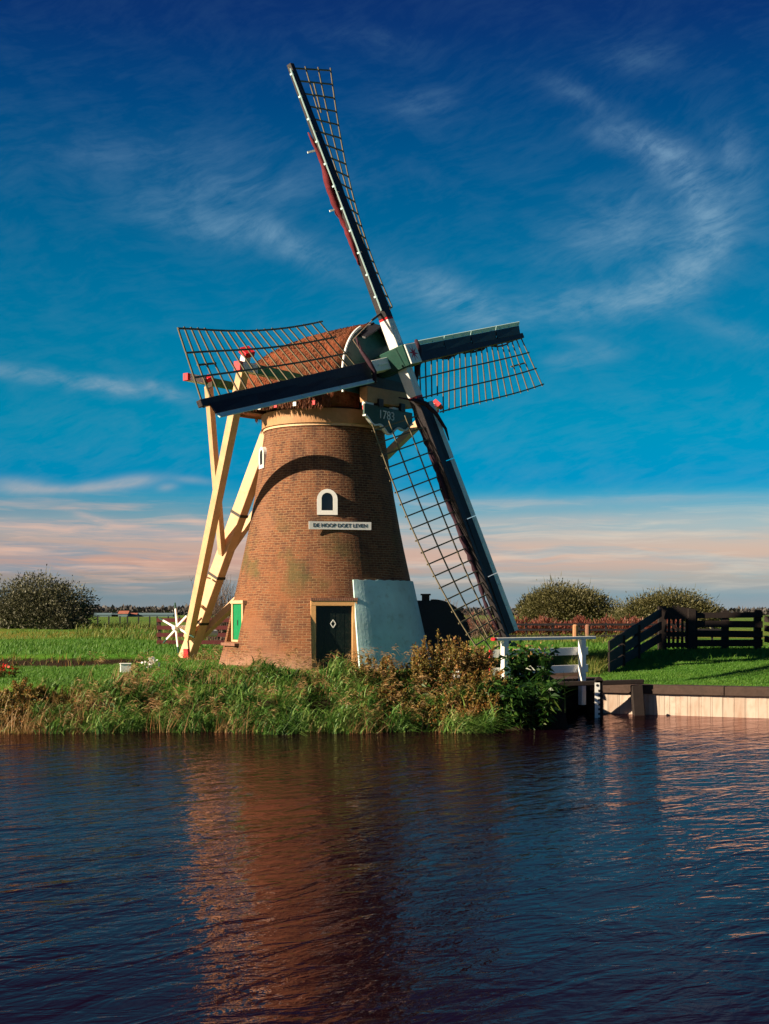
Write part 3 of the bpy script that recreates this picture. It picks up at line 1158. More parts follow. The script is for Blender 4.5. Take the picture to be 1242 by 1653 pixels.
# front gable: boarded, leaning a little
mb = MB()
gp = []
for t in np.linspace(-1, 1, 25):
    at = abs(t)
    s = 1.66 * math.copysign(math.sin(at * math.pi / 2) ** .92, t)
    z = 8.25 + (10.4 - 8.25) * (1 - at ** 1.7)
    gp.append(cp(-1.8 - .22 * (10.4 - z) / 2.1, s, z))
mb.poly_prism(gp, NH * .06)
gb = mb.build('gable_boards', M['dkgreen'], mill)
tr = MB()
tp = []
for t in np.linspace(-1, 1, 31):
    at = abs(t)
    s = 1.72 * math.copysign(math.sin(at * math.pi / 2) ** .92, t)
    z = 8.2 + (10.46 - 8.2) * (1 - at ** 1.7)
    tp.append(cp(-1.84 - .22 * (10.4 - z) / 2.1, s, z))
for a, b in list(zip(tp, tp[1:]))[18:]:
    tr.beam(a, b, .06, .05, up=NH)
tr.build('gable_trim', M['white'], gb)
hd = MB()
for s in (-1, 1):
    a, b = cp(-1.7, 0, 10.58), cp(-2.22, 0, 10.4)
    c, d = cp(-2.15, s * .75, 9.95), cp(-1.7, s * .75, 10.1)
    hd.hexa([p - UP * .05 for p in (a, b, c, d)] + [a, b, c, d])
hd.build('hood', M['black'], gb)

# beams below the gable
mb = MB()
mb.beam(cp(-2.28, 1.02, 8.2), cp(-2.28, -1.3, 8.28), .3, .46, up=UP)
mb.build('weather_beam', M['ochre'], mill, bevel=.02)
mb = MB()
mb.beam(cp(-2.2, 1.25, 8.62), cp(-2.2, -1.4, 8.62), .34, .32, up=UP)
mb.beam(cp(-1.0, .42, 8.0), cp(-2.5, .42, 8.0), .22, .24, up=UP)
mb.beam(cp(-1.0, -.7, 8.0), cp(-2.5, -.7, 8.0), .22, .24, up=UP)
mb.build('windshaft_beam', M['black'], mill)
for s_, l_ in ((.86, .38), (-.55, .5)):
    mb = MB()
    mb.box(cp(-2.33, s_, 7.93), .14, l_, .1, 0, ux=NH, uy=SH)
    mb.box(cp(-2.33, s_, 7.815), .12, l_, .128, 1, ux=NH, uy=SH)
    mb.build('beam_block', [M['white'], M['red']], mill)
# beard board with the year
mb = MB()
bot = []
for k in range(33):
    u = -1 + 2 * k / 32
    zz = 7.34 - .14 * math.cos(u * math.pi * 1.0) - .08 * math.cos(u * math.pi * 3)
    bot.append((u * 1.22, zz))
pts = [cp(-2.42, s, z) for s, z in bot] + [cp(-2.42, 1.22, 7.9), cp(-2.42, -1.22, 7.9)]
mb.poly_prism(pts, NH * .05)
bd = mb.build('year_board', M['dkgreen'], mill)
tr = MB()
for (a, b) in zip(bot, bot[1:]):
    tr.beam(cp(-2.46, a[0], a[1] - .005), cp(-2.46, b[0], b[1] - .005), .05, .1, up=NH)
tr.build('board_trim', M['white'], bd)
text_mesh('year_digits', '1783', .36, M['letterw'], bd, cp(-2.475, .12, 7.66), -SH, UP, .006, sx=1.15)

# eave brackets (beam ends under the thatch)
for k, (e, s) in enumerate([(-1.2, 1), (-.6, 1), (.05, 1), (.7, 1), (1.35, 1), (-1.2, -1), (-.2, -1), (.8, -1)]):
    mb = MB()
    mb.beam(cp(e, s * .9, 7.97), cp(e, s * (interp(WR, e) + .03), 7.93), .13, .13, up=UP, mi=0)
    mb.box(cp(e, s * (interp(WR, e) + .052), 7.93), .12, .04, .12, k % 2 + 1, ux=NH, uy=SH)
    mb.build('eave_bracket', [M['brown'], M['red'], M['white']], mill)
mb = MB()
ring(mb, 7.84, 8.02, 1.8, 1.8)
mb.build('roller_ring', M['black'], mill)

# --- windshaft head
N3 = Vector((math.sin(TH) * math.cos(TI), -math.cos(TH) * math.cos(TI), math.sin(TI)))
R3 = Vector((math.cos(TH), math.sin(TH), 0))
U3 = N3.cross(R3)
if U3.z < 0:
    U3 = -U3
HUB = Vector((.49, 40.02, 9.33))
HUBB = HUB - N3 * .4
DA = U3 * math.cos(PH) - R3 * math.sin(PH)
DB = R3 * math.cos(PH) + U3 * math.sin(PH)
mb = MB()
mb.box(HUB - N3 * .16, .66, .66, 1.16, ux=DA, uy=DB, uz=N3)
hubo = mb.build('windshaft_head', M['dkgreen'], mill, bevel=.03)
mb = MB()
pc = HUB + N3 * .45
mb.box(pc, .6, .6, .05, ux=DA, uy=DB, uz=N3)
sp_ = mb.build('star_plate', M['white'], hubo, bevel=.01)
mb = MB()
star = []
for k in range(16):
    a = 2 * math.pi * k / 16 + .2
    r = .27 if k % 2 == 0 else .075
    star.append(pc + N3 * .026 + DA * r * math.cos(a) + DB * r * math.sin(a))
cen = pc + N3 * .034
mb.add(star + [cen], [(k, (k + 1) % 16, 16) for k in range(16)])
mb.build('star', M['red'], sp_)
mb = MB()
mb.tube([HUB - N3 * .72, HUB - N3 * 1.7], .27, 16)
mb.tube([HUB - N3 * .72, HUB - N3 * .8], .33, 16, 1)
mb.build('windshaft', [M['dkgreen'], M['iron']], mill, smooth=False)

# --- four sails


def beta(r):
    x = (r - 2) / 7
    q = (rad(22.2), rad(18.8), rad(-4.1))
    return q[0] * (1 - x) * (1 - 2 * x) + q[1] * 4 * x * (1 - x) + q[2] * x * (2 * x - 1)


def make_sail(O, D, T, label, rail_r0, roll, seed):
    rg = random.Random(seed)
    P = lambda r, t, nn=0.0: O + D * r + T * t + N3 * nn
    C = lambda r, wv: P(r, wv * math.cos(beta(r)), -wv * math.sin(beta(r)))
    st = MB()
    segs = [(.3, 1.2, 1), (1.2, 1.27, 2), (1.27, 9.12, 0)]
    wid = lambda r: .37 - .19 * r / 9.1
    for r0, r1, mi in segs:
        st.beam(P(r0, 0), P(r1, 0), wid(r0), wid(r0) * .9, up=N3, mi=mi, wa1=wid(r1), wb1=wid(r1) * .9)
    # wedge strap along the white section
    st.beam(P(.42, 0, .17), P(.98, 0, .17), .07, .05, up=N3, mi=1)
    s = st.build('sail', [M['stock'], M['white'], M['red']], mill, bevel=.012)
    s['label'] = label
    la = MB()
    NB = 20
    for i in range(NB):
        r = 1.75 + (9.0 - 1.75) * i / (NB - 1)
        wmax = 1.9 if r >= rail_r0 - .05 else (1.3 if r > 1.6 else .7)
        la.beam(C(r, -.12), C(r, wmax + rg.uniform(0, .04)), .042, .03, up=N3)
    rr = [1.62 + .37 * i for i in range(20)] + [9.06]
    for wv, r_s in ((.64, 1.62), (1.26, 1.62), (1.87, rail_r0)):
        pr = [r for r in rr if r > r_s + .1]
        pr = [r_s] + pr
        for a, b in zip(pr, pr[1:]):
            la.beam(C(a, wv) + N3 * .03, C(b, wv) + N3 * .03, .045, .026, up=N3)
    la.beam(C(7.75, .95) - N3 * .03, C(8.62, .95) - N3 * .03, .05, .03, up=N3)
    la.build('sail_lattice', M['lath'], s)
    bo = MB()
    cuts = [1.45, 3.3, 5.15, 7.0, 8.86]
    for a, b in zip(cuts, cuts[1:]):
        a2, b2 = a + .012, b - .012
        q = [P(a2, -.06, .14), P(b2, -.06, .1), P(b2, -.345, .165), P(a2, -.345, .165)]
        off = -N3 * .035
        bo.hexa([p + off for p in q] + q)
    bo.build('leading_board', M['black'], s)
    ed = MB()
    for a, b in zip(cuts, cuts[1:]):
        a2, b2 = a + .012, b - .012
        q = [P(a2, -.348, .166), P(b2, -.348, .166), P(b2, -.462, .245), P(a2, -.462, .245)]
        off = (T * .64 + N3 * .76) * -.03
        ed.hexa(q + [p + off for p in q])
    for i in range(11):
        r = 1.9 + .68 * i
        ed.box(P(r, -.40, .17), .05, .08, .08, ux=D, uy=T, uz=N3)
    ed.build('board_edge', M['edge'], s)
    # furled sailcloth, rolled along the back of the stock
    cl = MB()
    for (ra, rb, rr_, tt, nn) in roll:
        k = max(6, int((rb - ra) / .16))
        pts, rads = [], []
        for i in range(k + 1):
            u = i / k
            r = ra + (rb - ra) * u
            pts.append(P(r, tt + .04 * math.sin(r * 3.1 + seed) + .015 * rg.uniform(-1, 1), nn + .03 * math.sin(r * 2.3)))
            rads.append(rr_ * (.3 + .7 * min(1, 5 * u, 3 * (1 - u))) * rg.uniform(.6, 1.3))
        cl.tube(pts, rads, 9)
    cl.build('furled_sailcloth', M['cloth'] if seed in (1, 5) else M['clothshade'], s, smooth=True)
    for r, sd in ((6.55, -1), (4.75, -1)):
        pg = MB()
        pg.beam(P(r, sd * .1, -.14), P(r, sd * .34, -.3), .05, .05, up=D)
        pg.build('cloth_peg', M['white'], s)
    return s, P, C


roll_std = [(1.7, 8.6, .085, .1, -.22)]
sU, PU, CU = make_sail(HUB, DA, DB, 'upper sail pointing to the sky with red furled cloth', 1.75, [(3.0, 7.1, .105, -.13, -.13), (1.4, 3.0, .07, .16, -.14)], 1)
sL, PL_, CL_ = make_sail(HUB, -DA, -DB, 'lower sail hanging down to the white railing', 1.55, [(1.6, 8.9, .08, .15, -.12)], 2)
sR, PR_, CR_ = make_sail(HUBB, DB, -DA, 'shorter looking sail reaching right and away', 3.0, [(1.2, 8.8, .05, .12, -.12)], 3)
sLe, PLe, CLe = make_sail(HUBB, -DB, DA, 'sail reaching left in front of the thatched cap', 1.65, [(1.5, 8.4, .07, .1, -.2)], 4)
# cloth wrapped round the sails near the hub, hanging ropes
WRAPS = [
    ([PR_(1.5, -.5, .25), PR_(1.35, -.2, .3), PR_(1.15, .15, .25), PR_(1.0, .5, .15), PR_(.9, .85, 0)], [.05, .11, .12, .08, .03]),
    ([PLe(1.55, -.5, .2), PLe(1.5, -.2, .3), PLe(1.5, .1, .25), PLe(1.45, .5, .1), PLe(1.3, .95, 0)], [.06, .07, .07, .05, .03]),
    ([PL_(1.25, .35, .1), PL_(1.5, .1, .3), PL_(1.9, -.2, .35), PL_(2.4, -.5, .3), PL_(2.75, -.62, .2)], [.04, .07, .06, .045, .02]),
    ([PL_(1.1, .9, 0), PL_(1.3, .45, .15), PL_(1.55, .1, .3)], [.02, .035, .05]),
]
for pts_, rads_ in WRAPS:
    mb = MB()
    mb.tube(pts_, rads_, 9)
    mb.build('cloth_wrap', M['clothshade'], mill, smooth=True)
mb = MB()
mb.beam(PU(1.45, -.1, 0), PU(1.3, -.62, -.1), .06, .06, up=D if False else N3)
mb.build('rope_arm', M['iron'], mill)
for pts_ in ([PU(1.3, -.6, -.1), PLe(1.5, .9, 0), PLe(1.45, .1, .2)], [PL_(8.9, .4, -.1), PL_(9.1, .5, -.1), PL_(9.3, .45, -.1)]):
    mb = MB()
    mb.tube(pts_, .012, 5)
    mb.build('rope', M['rope'], mill)

# --- tail: tail beam, cross timbers, braces, winch wheel
mb = MB()
tb0, tb1 = cp(1.9, 0, 8.3), cp(5.95, 0, .22)
mb.beam(tb0, tb1, .34, .4, up=NH, wa1=.38, wb1=.46)
tail = mb.build('tail_beam', M['cream'], mill, bevel=.015)
mb = MB()
mb.box(cp(5.75, .2, .42), .26, .03, .3, ux=NH, uy=SH)
mb.box(cp(5.93, 0, .2), .52, .42, .05, ux=NH, uy=SH)
mb.build('foot_plate', M['red'], tail)


def tail_pt(z, s=0.0):
    u = (8.3 - z) / (8.3 - .22)
    return cp(1.9 + 4.05 * u, s, z)


def cross_timber(e, half, z, wth, label):
    mb = MB()
    for s0, s1, mi in ((-half, -half + .12, 2), (-half + .12, -half + .75, 1), (-half + .75, half - .75, 0), (half - .75, half - .12, 1), (half - .12, half, 2)):
        mb.beam(cp(e, s0, z), cp(e, s1, z), wth, wth * 1.1, up=UP, mi=mi)
    o = mb.build('cross_timber', [M['green'], M['white'], M['red']], mill, bevel=.01)
    o['label'] = label
    return o


cross_timber(2.2, 3.85, 8.78, .2, 'rear cross timber with red and white tip')
cross_timber(-.85, 4.93, 8.62, .24, 'front cross timber with red and white tip')


def brace(e, s, z, zt, st, wth, label, head=.34):
    top = cp(e, s, z)
    foot = tail_pt(zt, st)
    ax = (top - foot).normalized()
    mb = MB()
    mb.beam(foot, top, wth, wth, up=SH, mi=0)
    mb.beam(top, top + ax * head * .6, wth * .8, wth * .8, up=SH, mi=1)
    mb.beam(top + ax * head * .6, top + ax * head, wth * 1.25, wth * 1.25, up=SH, mi=2)
    o = mb.build('brace', [M['cream'], M['white'], M['red']], mill, bevel=.01)
    o['label'] = label
    return o


brace(2.2, 2.85, 8.62, 3.7, .12, .2, 'short near brace rising to the rear cross timber')
brace(-.85, 4.6, 8.78, .95, .26, .26, 'long near brace rising to the front cross timber', .4)
brace(2.2, -2.85, 8.62, 3.7, -.12, .2, 'short far brace behind the tail beam')
brace(-.85, -4.7, 8.55, .95, -.26, .24, 'long far brace passing behind the tower')
# winch wheel on the tail
wc = cp(5.92, .5, 1.28)
mb = MB()
mb.tube([cp(5.5, -.1, 1.28), cp(5.92, -.1, 1.28)], .09, 8)
mb.tube([wc - SH * .75, wc + SH * .14], .075, 10)
wh = mb.build('winch', M['white'], mill)
EX = NH * -1
for k in range(6):
    a = rad(8 + 60 * k)
    d = UP * math.cos(a) + EX * math.sin(a)
    sp2 = MB()
    off = SH * (.02 if k % 2 else -.05)
    sp2.beam(wc + off + d * .02, wc + off + d * .64, .065, .055, up=SH, mi=0, wa1=.055, wb1=.045)
    sp2.beam(wc + off + d * .64, wc + off + d * .84, .05, .042, up=SH, mi=1, wa1=.042, wb1=.036)
    sp2.build('spoke', [M['white'], M['dkgreen']], wh)
for a_, b_, r_ in ((tail_pt(2.9, .25), tail_pt(2.95, .5), .03), (tail_pt(2.0, .22), tail_pt(2.05, .55), .06), (tail_pt(1.2, -.3) - UP * .1, tail_pt(1.2, -.9) - UP * .12, .12)):
    mb = MB()
    mb.tube([a_, b_], r_, 9)
    mb.build('cleat', M['white'], tail)
for z in (5.0, 3.0, 1.5):
    mb = MB()
    mb.beam(tail_pt(z + .04), tail_pt(z - .04), .40, .46, up=NH)
    mb.build('iron_strap', M['iron'], tail)

# ------------------------------------------------------------------ scoop wheel housing
hc = Vector((1.42, 43.4, 0))
hs = empty('wheel_housing', hc)
tag(hs, 'black tarred arched housing of the scoop wheel beside the white plaster', 'wheel housing')
mb = MB()
prof = [(-.9, -.4), (-.9, 2.17)]
for k in range(13):
    a = rad(90 - 7.5 * k)
    prof.append((1.14 * math.cos(a) + .15, .95 + 1.22 * math.sin(a)))
prof.append((1.27, -.4))
mb.poly_prism([hc + Vector((x, -.5, z)) for x, z in prof], (0, 1.0, 0))
mb.build('casing', M['black'], hs)
mb = MB()
for k in range(13):
    a = rad(90 - 7.5 * k)
    p = hc + Vector((1.16 * math.cos(a) + .15, 0, .97 + 1.22 * math.sin(a)))
    t = Vector((math.sin(a), 0, -math.cos(a)))
    mb.box(p, .14, 1.06, .03, ux=t, uy=(0, 1, 0), uz=Vector((math.cos(a), 0, math.sin(a))))
mb.build('roof_plank', M['black'], hs)
mb = MB()
mb.box(hc + Vector((-.1, -.2, 2.2)), .24, .24, .3)
mb.box(hc + Vector((-.1, -.2, 2.36)), .32, .32, .05)
mb.build('post', M['brown'], hs)

# ------------------------------------------------------------------ sluice: white railing, deck, beam, gauge, quay
R0, R1 = Vector((2.83, 35.3, 0)), Vector((5.8, 37.2, 0))
RDIR = (R1 - R0).normalized()
RN = Vector((RDIR.y, -RDIR.x, 0))                # towards the water
rl = empty('white_railing', (4.3, 36.2, 0))
tag(rl, 'white painted wooden railing with red ends over the sluice', 'railing')
for t_, zb in ((.115, -.3), (.874, -.75)):
    p = R0.lerp(R1, t_)
    mb = MB()
    mb.beam(p + UP * zb, p + UP * 1.05, .16, .16, up=RN)
    mb.build('post', M['white'], rl, bevel=.01)
mb = MB()
mb.beam(R0 + RDIR * .1 + UP * 1.085, R1 + UP * 1.095, .16, .08, up=UP, mi=0)
mb.beam(R0 + UP * 1.085, R0 + RDIR * .1 + UP * 1.085, .16, .08, up=UP, mi=1)
mb.build('top_rail', [M['white'], M['red']], rl, bevel=.012)
for z in (.70, .22):
    mb = MB()
    a, b = R0 - RN * .14 + UP * z, R1 - RN * .14 - RDIR * .12 + UP * (z + .03)
    mb.beam(a + RDIR * .1, b, .05, .21, up=UP, mi=0)
    mb.beam(a, a + RDIR * .1, .05, .21, up=UP, mi=1)
    mb.build('rail_board', [M['white'], M['red']], rl, bevel=.006)
mb = MB()
for k in range(15):
    c_ = R0 + RDIR * (1.0 + k * .2) - RN * .95
    mb.box(c_ + UP * -.06, .19, 1.7, .07, ux=RDIR, uy=RN)
for q in (.3, 1.6):
    mb.box(R0 + RDIR * 2.4 - RN * q + UP * -.18, 3.0, .14, .16, ux=RDIR, uy=RN)
dk = mb.build('plank_bridge', M['brown'], origin=(5.1, 37.5, -.1), bevel=.006)
tag(dk, 'brown plank bridge deck behind the white railing', 'bridge')
# sluice side walls
mb = MB()
for k in range(8):
    for j in range(4):
        mb.box((4.36 + .02 * ((k * 7 + j * 3) % 3), 34.55 + .22 * j + (.1 if k % 2 else 0), -1.3 + k * .145), .24, .2, .125)
ab = mb.build('brick_abutment', M['sill'], origin=(4.4, 34.8, -1.2), bevel=.012)
tag(ab, 'weathered brick end of the bank beside the sluice mouth', 'wall')
mb = MB()
mb.box((4.3, 40.2, -1.1), .14, 9.2, 2.0)
mb.box((5.72, 41.6, -1.1), .14, 9.2, 1.9)
mb.box((5.0, 38.4, -.6), 1.3, .16, 1.4)
sw = mb.build('sluice_gate', M['brown'], origin=(5, 39, -1))
tag(sw, 'dark timber sluice gate and side boards under the railing', 'sluice gate')
# dark fender beam and its pile
fb = empty('mooring_beam', (5.7, 35.2, -.1))
tag(fb, 'dark horizontal timber beam with one thick pile in front of the quay', 'mooring beam')
mb = MB()
mb.beam((4.3, 35.7, -.12), (6.9, 35.92, -.055), .2, .12, up=UP)
mb.build('beam', M['darkfence'], fb, bevel=.015)
mb = MB()
mb.beam((6.83, 35.9, -1.6), (6.73, 35.95, -.143), .3, .26, up=(0, 1, 0))
mb.build('pile', M['darkfence'], fb, bevel=.02)
# water gauge
gp_ = Vector((5.52, 34.95, -1))
ga = empty('water_gauge', gp_)
tag(ga, 'white staff gauge with dark marks and rounded dark head in the water', 'water gauge')
mb = MB()
mb.beam(gp_ + Vector((.05, .05, -.8)), gp_ + Vector((.05, .05, 1.02)), .2, .14, up=(0, 1, 0))
mb.tube([gp_ + Vector((.05, -.02, 1.02)), gp_ + Vector((.05, .12, 1.02))], .1, 14)
mb.build('post', M['darkfence'], ga)
mb = MB()
mb.box(gp_ + Vector((.0, -.035, .22)), .13, .02, 1.5)
pl_ = mb.build('scale_plate', M['white'], ga)
for k in range(9):
    mb = MB()
    mb.box(gp_ + Vector((.045, -.05, .76 - k * .12)), .05, .012, .055)
    mb.build('scale_mark', M['letter'], pl_)
mb = MB()
mb.tube([gp_ + Vector((0, -.043, .9)), gp_ + Vector((0, -.053, .9))], .035, 10)
mb.build('number_disc', M['letter'], pl_)
# quay
qe = QA + QD * 22
qs = QA + QD * .05
qw = empty('quay_wall', (qs.x, qs.y, -.5))
tag(qw, 'pale weathered sheet pile quay wall with dark timber capping', 'quay wall')
mb = MB()
k = 0
L = (qe - qs).length
nq = int(L / .28)
for i in range(nq):
    a = qs + QD * (i * .28 + .003)
    b = qs + QD * (i * .28 + .277)
    o_ = QN * (.012 * ((i * 37) % 5) / 4)
    mb.hexa([p + Vector((0, 0, -1.9)) for p in (a + o_, b + o_, b + QN * .3, a + QN * .3)] + [p + Vector((0, 0, -.39)) for p in (a + o_, b + o_, b + QN * .3, a + QN * .3)])
mb.build('sheet_piling', M['quay'], qw)
mb = MB()
i = 0.0
while i < L - 1:
    mb.beam(qs + QD * (i + .006) + QN * .2 + UP * -.27, qs + QD * min(L, i + 3.4) + QN * .2 + UP * -.27, .56, .24, up=UP)
    i += 3.41
mb.build('capping', M['brown'], qw, bevel=.012)

# ------------------------------------------------------------------ fences


def gz(x, y):
    return ground_z(x, y)


fc = empty('field_fence', (10.5, 50, .4))
tag(fc, 'dark brown rail fence with four boards behind the right lawn', 'fence')
fy = 50.3
posts = [(11.55, fy), (12.72, fy), (13.95, fy + .05)]
for i, (x, y) in enumerate(posts):
    mb = MB()
    mb.beam((x, y, gz(x, y) - .2), (x, y, 1.86 + .02 * (i == 2)), .26, .2, up=(0, 1, 0))
    mb.build('post', M['darkfence'], fc, bevel=.012)
for k, z in enumerate((1.67, 1.34, 1.0, .62)):
    mb = MB()
    mb.beam((11.4, fy - .14, z + .02 * (k % 2)), (14.1, fy - .11, z + .03 - .03 * (k % 3)), .06, .25 if k else .21, up=UP)
    mb.build('rail', M['darkfence'], fc, bevel=.006)
f2 = empty('corner_fence', (14, 50, .4))
tag(f2, 'dark rail fence turning towards the water at the right edge', 'fence')
for (x, y) in ((15.0, 47.2),):
    mb = MB()
    mb.beam((x, y, gz(x, y) - .2), (x, y, 1.3), .22, .2, up=(0, 1, 0))
    mb.build('post', M['darkfence'], f2)
for z in (1.55, 1.2, .8):
    mb = MB()
    mb.beam((14.16, fy - .2, z), (15.3, 46.6, z - .35), .06, .22, up=UP)
    mb.build('rail', M['darkfence'], f2)

gt = empty('picket_gate', (10.8, 50, .4))
tag(gt, 'tall dark picket gate between the sloping wing and the rail fence', 'gate')
for x, h in ((10.33, 2.02), (11.42, 1.92)):
    mb = MB()
    mb.beam((x, 50.1, .1), (x, 50.1, h), .3, .24, up=(0, 1, 0))
    mb.build('post', M['darkfence'], gt, bevel=.012)
mb = MB()
for k in range(5):
    x = 10.58 + k * .165
    mb.beam((x, 50.1, .45), (x + .02, 50.1, 1.98 + .07 * math.sin(k)), .095, .04, up=(0, 1, 0))
mb.build('picket', M['darkfence'], gt)
for z in (1.75, .98, .58):
    mb = MB()
    mb.beam((10.4, 50.05, z), (11.38, 50.05, z), .05, .17 if z < 1.7 else .42, up=UP)
    mb.build('rail', M['darkfence'], gt)
wg = empty('sloping_fence_wing', (8.5, 46, .2))
tag(wg, 'dark fence wing of three boards sloping down from the gate to the left', 'fence')
wa, wb = Vector((10.25, 50.0, 0)), Vector((6.85, 41.2, 0))
for t_ in (.0, .5, .78):
    p = wa.lerp(wb, t_)
    zt = 1.98 + (.86 - 1.98) * t_
    if t_ == 0:
        continue
    mb = MB()
    mb.beam((p.x, p.y, gz(p.x, p.y) - .3), (p.x, p.y, zt - .05), .22, .2, up=(0, 1, 0))
    mb.build('post', M['darkfence'], wg, bevel=.01)
for za, zb in ((1.78, .76), (1.3, .42), (.86, .1)):
    mb = MB()
    mb.beam((wa.x, wa.y - .1, za), (wb.x, wb.y - .1, zb), .06, .30, up=UP)
    mb.build('rail', M['darkfence'], wg, bevel=.006)

rf = empty('red_fence', (-8, 60, 0))
tag(rf, 'red painted rail fence behind the tail of the mill', 'fence')
for x in (-9.7, -8.2, -6.7, -5.2):
    mb = MB()
    mb.beam((x, 58, -.1), (x, 58, 1.5), .12, .12, up=(0, 1, 0))
    mb.build('post', M['brown'], rf)
M['fencered'] = paint('fence_red', (.13, .022, .025), .7, .3, 3, .1, (.05, .02, .02), .5)
for z in (1.45, 1.13, .82, .5):
    mb = MB()
    mb.beam((-9.8, 57.9, z), (-4.9, 57.9, z), .04, .17, up=UP)
    mb.build('rail', M['fencered'], rf)

pf = empty('pasture_fence', (11, 76, 0))
tag(pf, 'low grey rail fence along the far pasture before the rusty hedge', 'fence')
for k in range(9):
    x = 6.5 + k * 1.5
    mb = MB()
    mb.beam((x, 76, -.2), (x, 76, 1.2), .1, .1, up=(0, 1, 0))
    mb.build('post', M['stock'], pf)
for z in (1.1, .8, .45):
    mb = MB()
    mb.beam((6.2, 75.92, z), (19, 75.92, z), .04, .12, up=UP)
    mb.build('rail', M['stock'], pf)
M['tanpost'] = paint('tan_post', (.42, .2, .1), .8, .2, 6, .2)
for i, (xp, yb, yt, dp) in enumerate(((929, 1025, 1008, 70), (949, 1019, 1008, 72))):
    b0, b1 = px(xp, yb, dp), px(xp, yt, dp)
    mb = MB()
    mb.tube([Vector((b0.x, b0.y, -.3)), Vector((b0.x, b0.y, b1.z - .06)), Vector((b0.x, b0.y, b1.z))], [.15, .14, .09], 9)
    o = mb.build('wooden_post', [M['tanpost'], M['sill']][i], origin=(b0.x, b0.y, 0), smooth=False)
    tag(o, ['tan wooden post standing in the far pasture', 'reddish wooden post standing in the far pasture'][i], 'post', 'posts in the far pasture')
for k in range(9):
    p = px(158 + k * 16 + (k % 3) * 2, 1006, 150)
    mb = MB()
    mb.beam((p.x, 150, -.3), (p.x, 150, 1.35), .14, .14, up=(0, 1, 0))
    o = mb.build('fence_post', M['stock'], origin=(p.x, 150, 0))
    tag(o, 'thin dark fence post in the far left meadow', 'post', 'thin fence posts across the far left meadow')

# ------------------------------------------------------------------ vegetation things
rg = np.random.default_rng(5)
p = px(70, 1025, 84)
bush('big_bush', 'large rounded grey green bush in the meadow at the left edge', 'bush', (p.x - .4, 84, -.1), (3.5, 2.6, 2.45), M['f_olive'], 26000, (.17, .42), rg, 60, .3, height_c=1.9, stick=.02)
p = px(135, 1020, 86)
bush('side_bush', 'low dark bush at the foot of the large rounded bush', 'bush', (p.x - .3, 82.5, -.1), (1.5, 1.4, 1.0), M['f_olive'], 6000, (.15, .42), rg, 22, .2, stick=.03)
p = px(915, 1010, 110)
bush('willow_bush', 'broad bushy willow with upright shoots above the rusty hedge', 'bush', (p.x + .3, 110, 0), (3.7, 2.4, 2.3), M['f_willow'], 26000, (.22, .34), rg, 60, .55, height_c=1.9, stick=.025)
p = px(868, 1005, 112)
bush('willow_bush', 'smaller willow left of the broad bushy willow', 'bush', (p.x, 112, 0), (1.7, 1.4, 1.75), M['f_willow'], 9000, (.22, .34), rg, 22, .55, stick=.025)
p = px(1080, 1010, 100)
bush('willow_bush', 'low wide willow behind the dark picket gate', 'bush', (p.x, 100, 0), (3.9, 2.4, 1.75), M['f_willow'], 26000, (.2, .34), rg, 60, .55, height_c=1.6, stick=.025)
p = px(1010, 1000, 104)
bush('willow_bush', 'small olive willow between the two wide willows', 'bush', (p.x, 104, 0), (1.8, 1.6, 1.0), M['f_willow'], 8000, (.2, .34), rg, 22, .55, stick=.025)
# rusty hedge
hd_ = empty('rusty_hedge', (13, 88, 0))
tag(hd_, 'long rust red hedge in front of the willows', 'hedge')
lobes = []
for k in range(110):
    x = 4.2 + 15 * k / 109 + rg.normal() * .2
    hgt = .95 + .06 * math.sin(k * .6) + rg.normal() * .16
    lobes.append((x, 88 + rg.normal() * .4, .55 * hgt, .55, .6, hgt * .65))
p_, dv = lobes_points(lobes, 24000, rg, .4)
p_[:, 2] = np.maximum(p_[:, 2], .02)
v, f = leaf_quads(p_, .22 * (0.5 + rg.random(len(p_))), .06 * (0.5 + rg.random(len(p_))), dv + np.array([.1, 0, .9]), rg)
raw_mesh('foliage', v, f, M['f_red'], hd_, (13, 88, 0))
# bare shrubs


def twig_shrub(name, label, base, h, wdt, n, rng, mat, group=None):
    root = empty(name, base)
    tag(root, label, 'shrub', group)
    mb = MB()
    for i in range(n):
        a = rng.uniform(0, 2 * math.pi)
        q = Vector(base) + Vector((rng.normal() * wdt * .15, rng.normal() * wdt * .15, -.1))
        lean = rng.uniform(.1, 1.0) * wdt * .5
        hh = h * rng.uniform(.55, 1.05)
        t1 = q + Vector((math.cos(a) * lean * .35, math.sin(a) * lean * .35, hh * .5))
        t2 = q + Vector((math.cos(a) * lean, math.sin(a) * lean, hh))
        mb.tube([q, t1, t2], [.022, .014, .004], 4)
        for j in range(5):
            u = rng.uniform(.35, .95)
            s = q.lerp(t1, u * 2) if u < .5 else t1.lerp(t2, u * 2 - 1)
            e = s + Vector((rng.normal() * .2, rng.normal() * .2, rng.uniform(.2, .5))) * h * .25
            mb.tube([s, e], [.009, .003], 3)
    mb.build('twigs', mat, root)
    return root


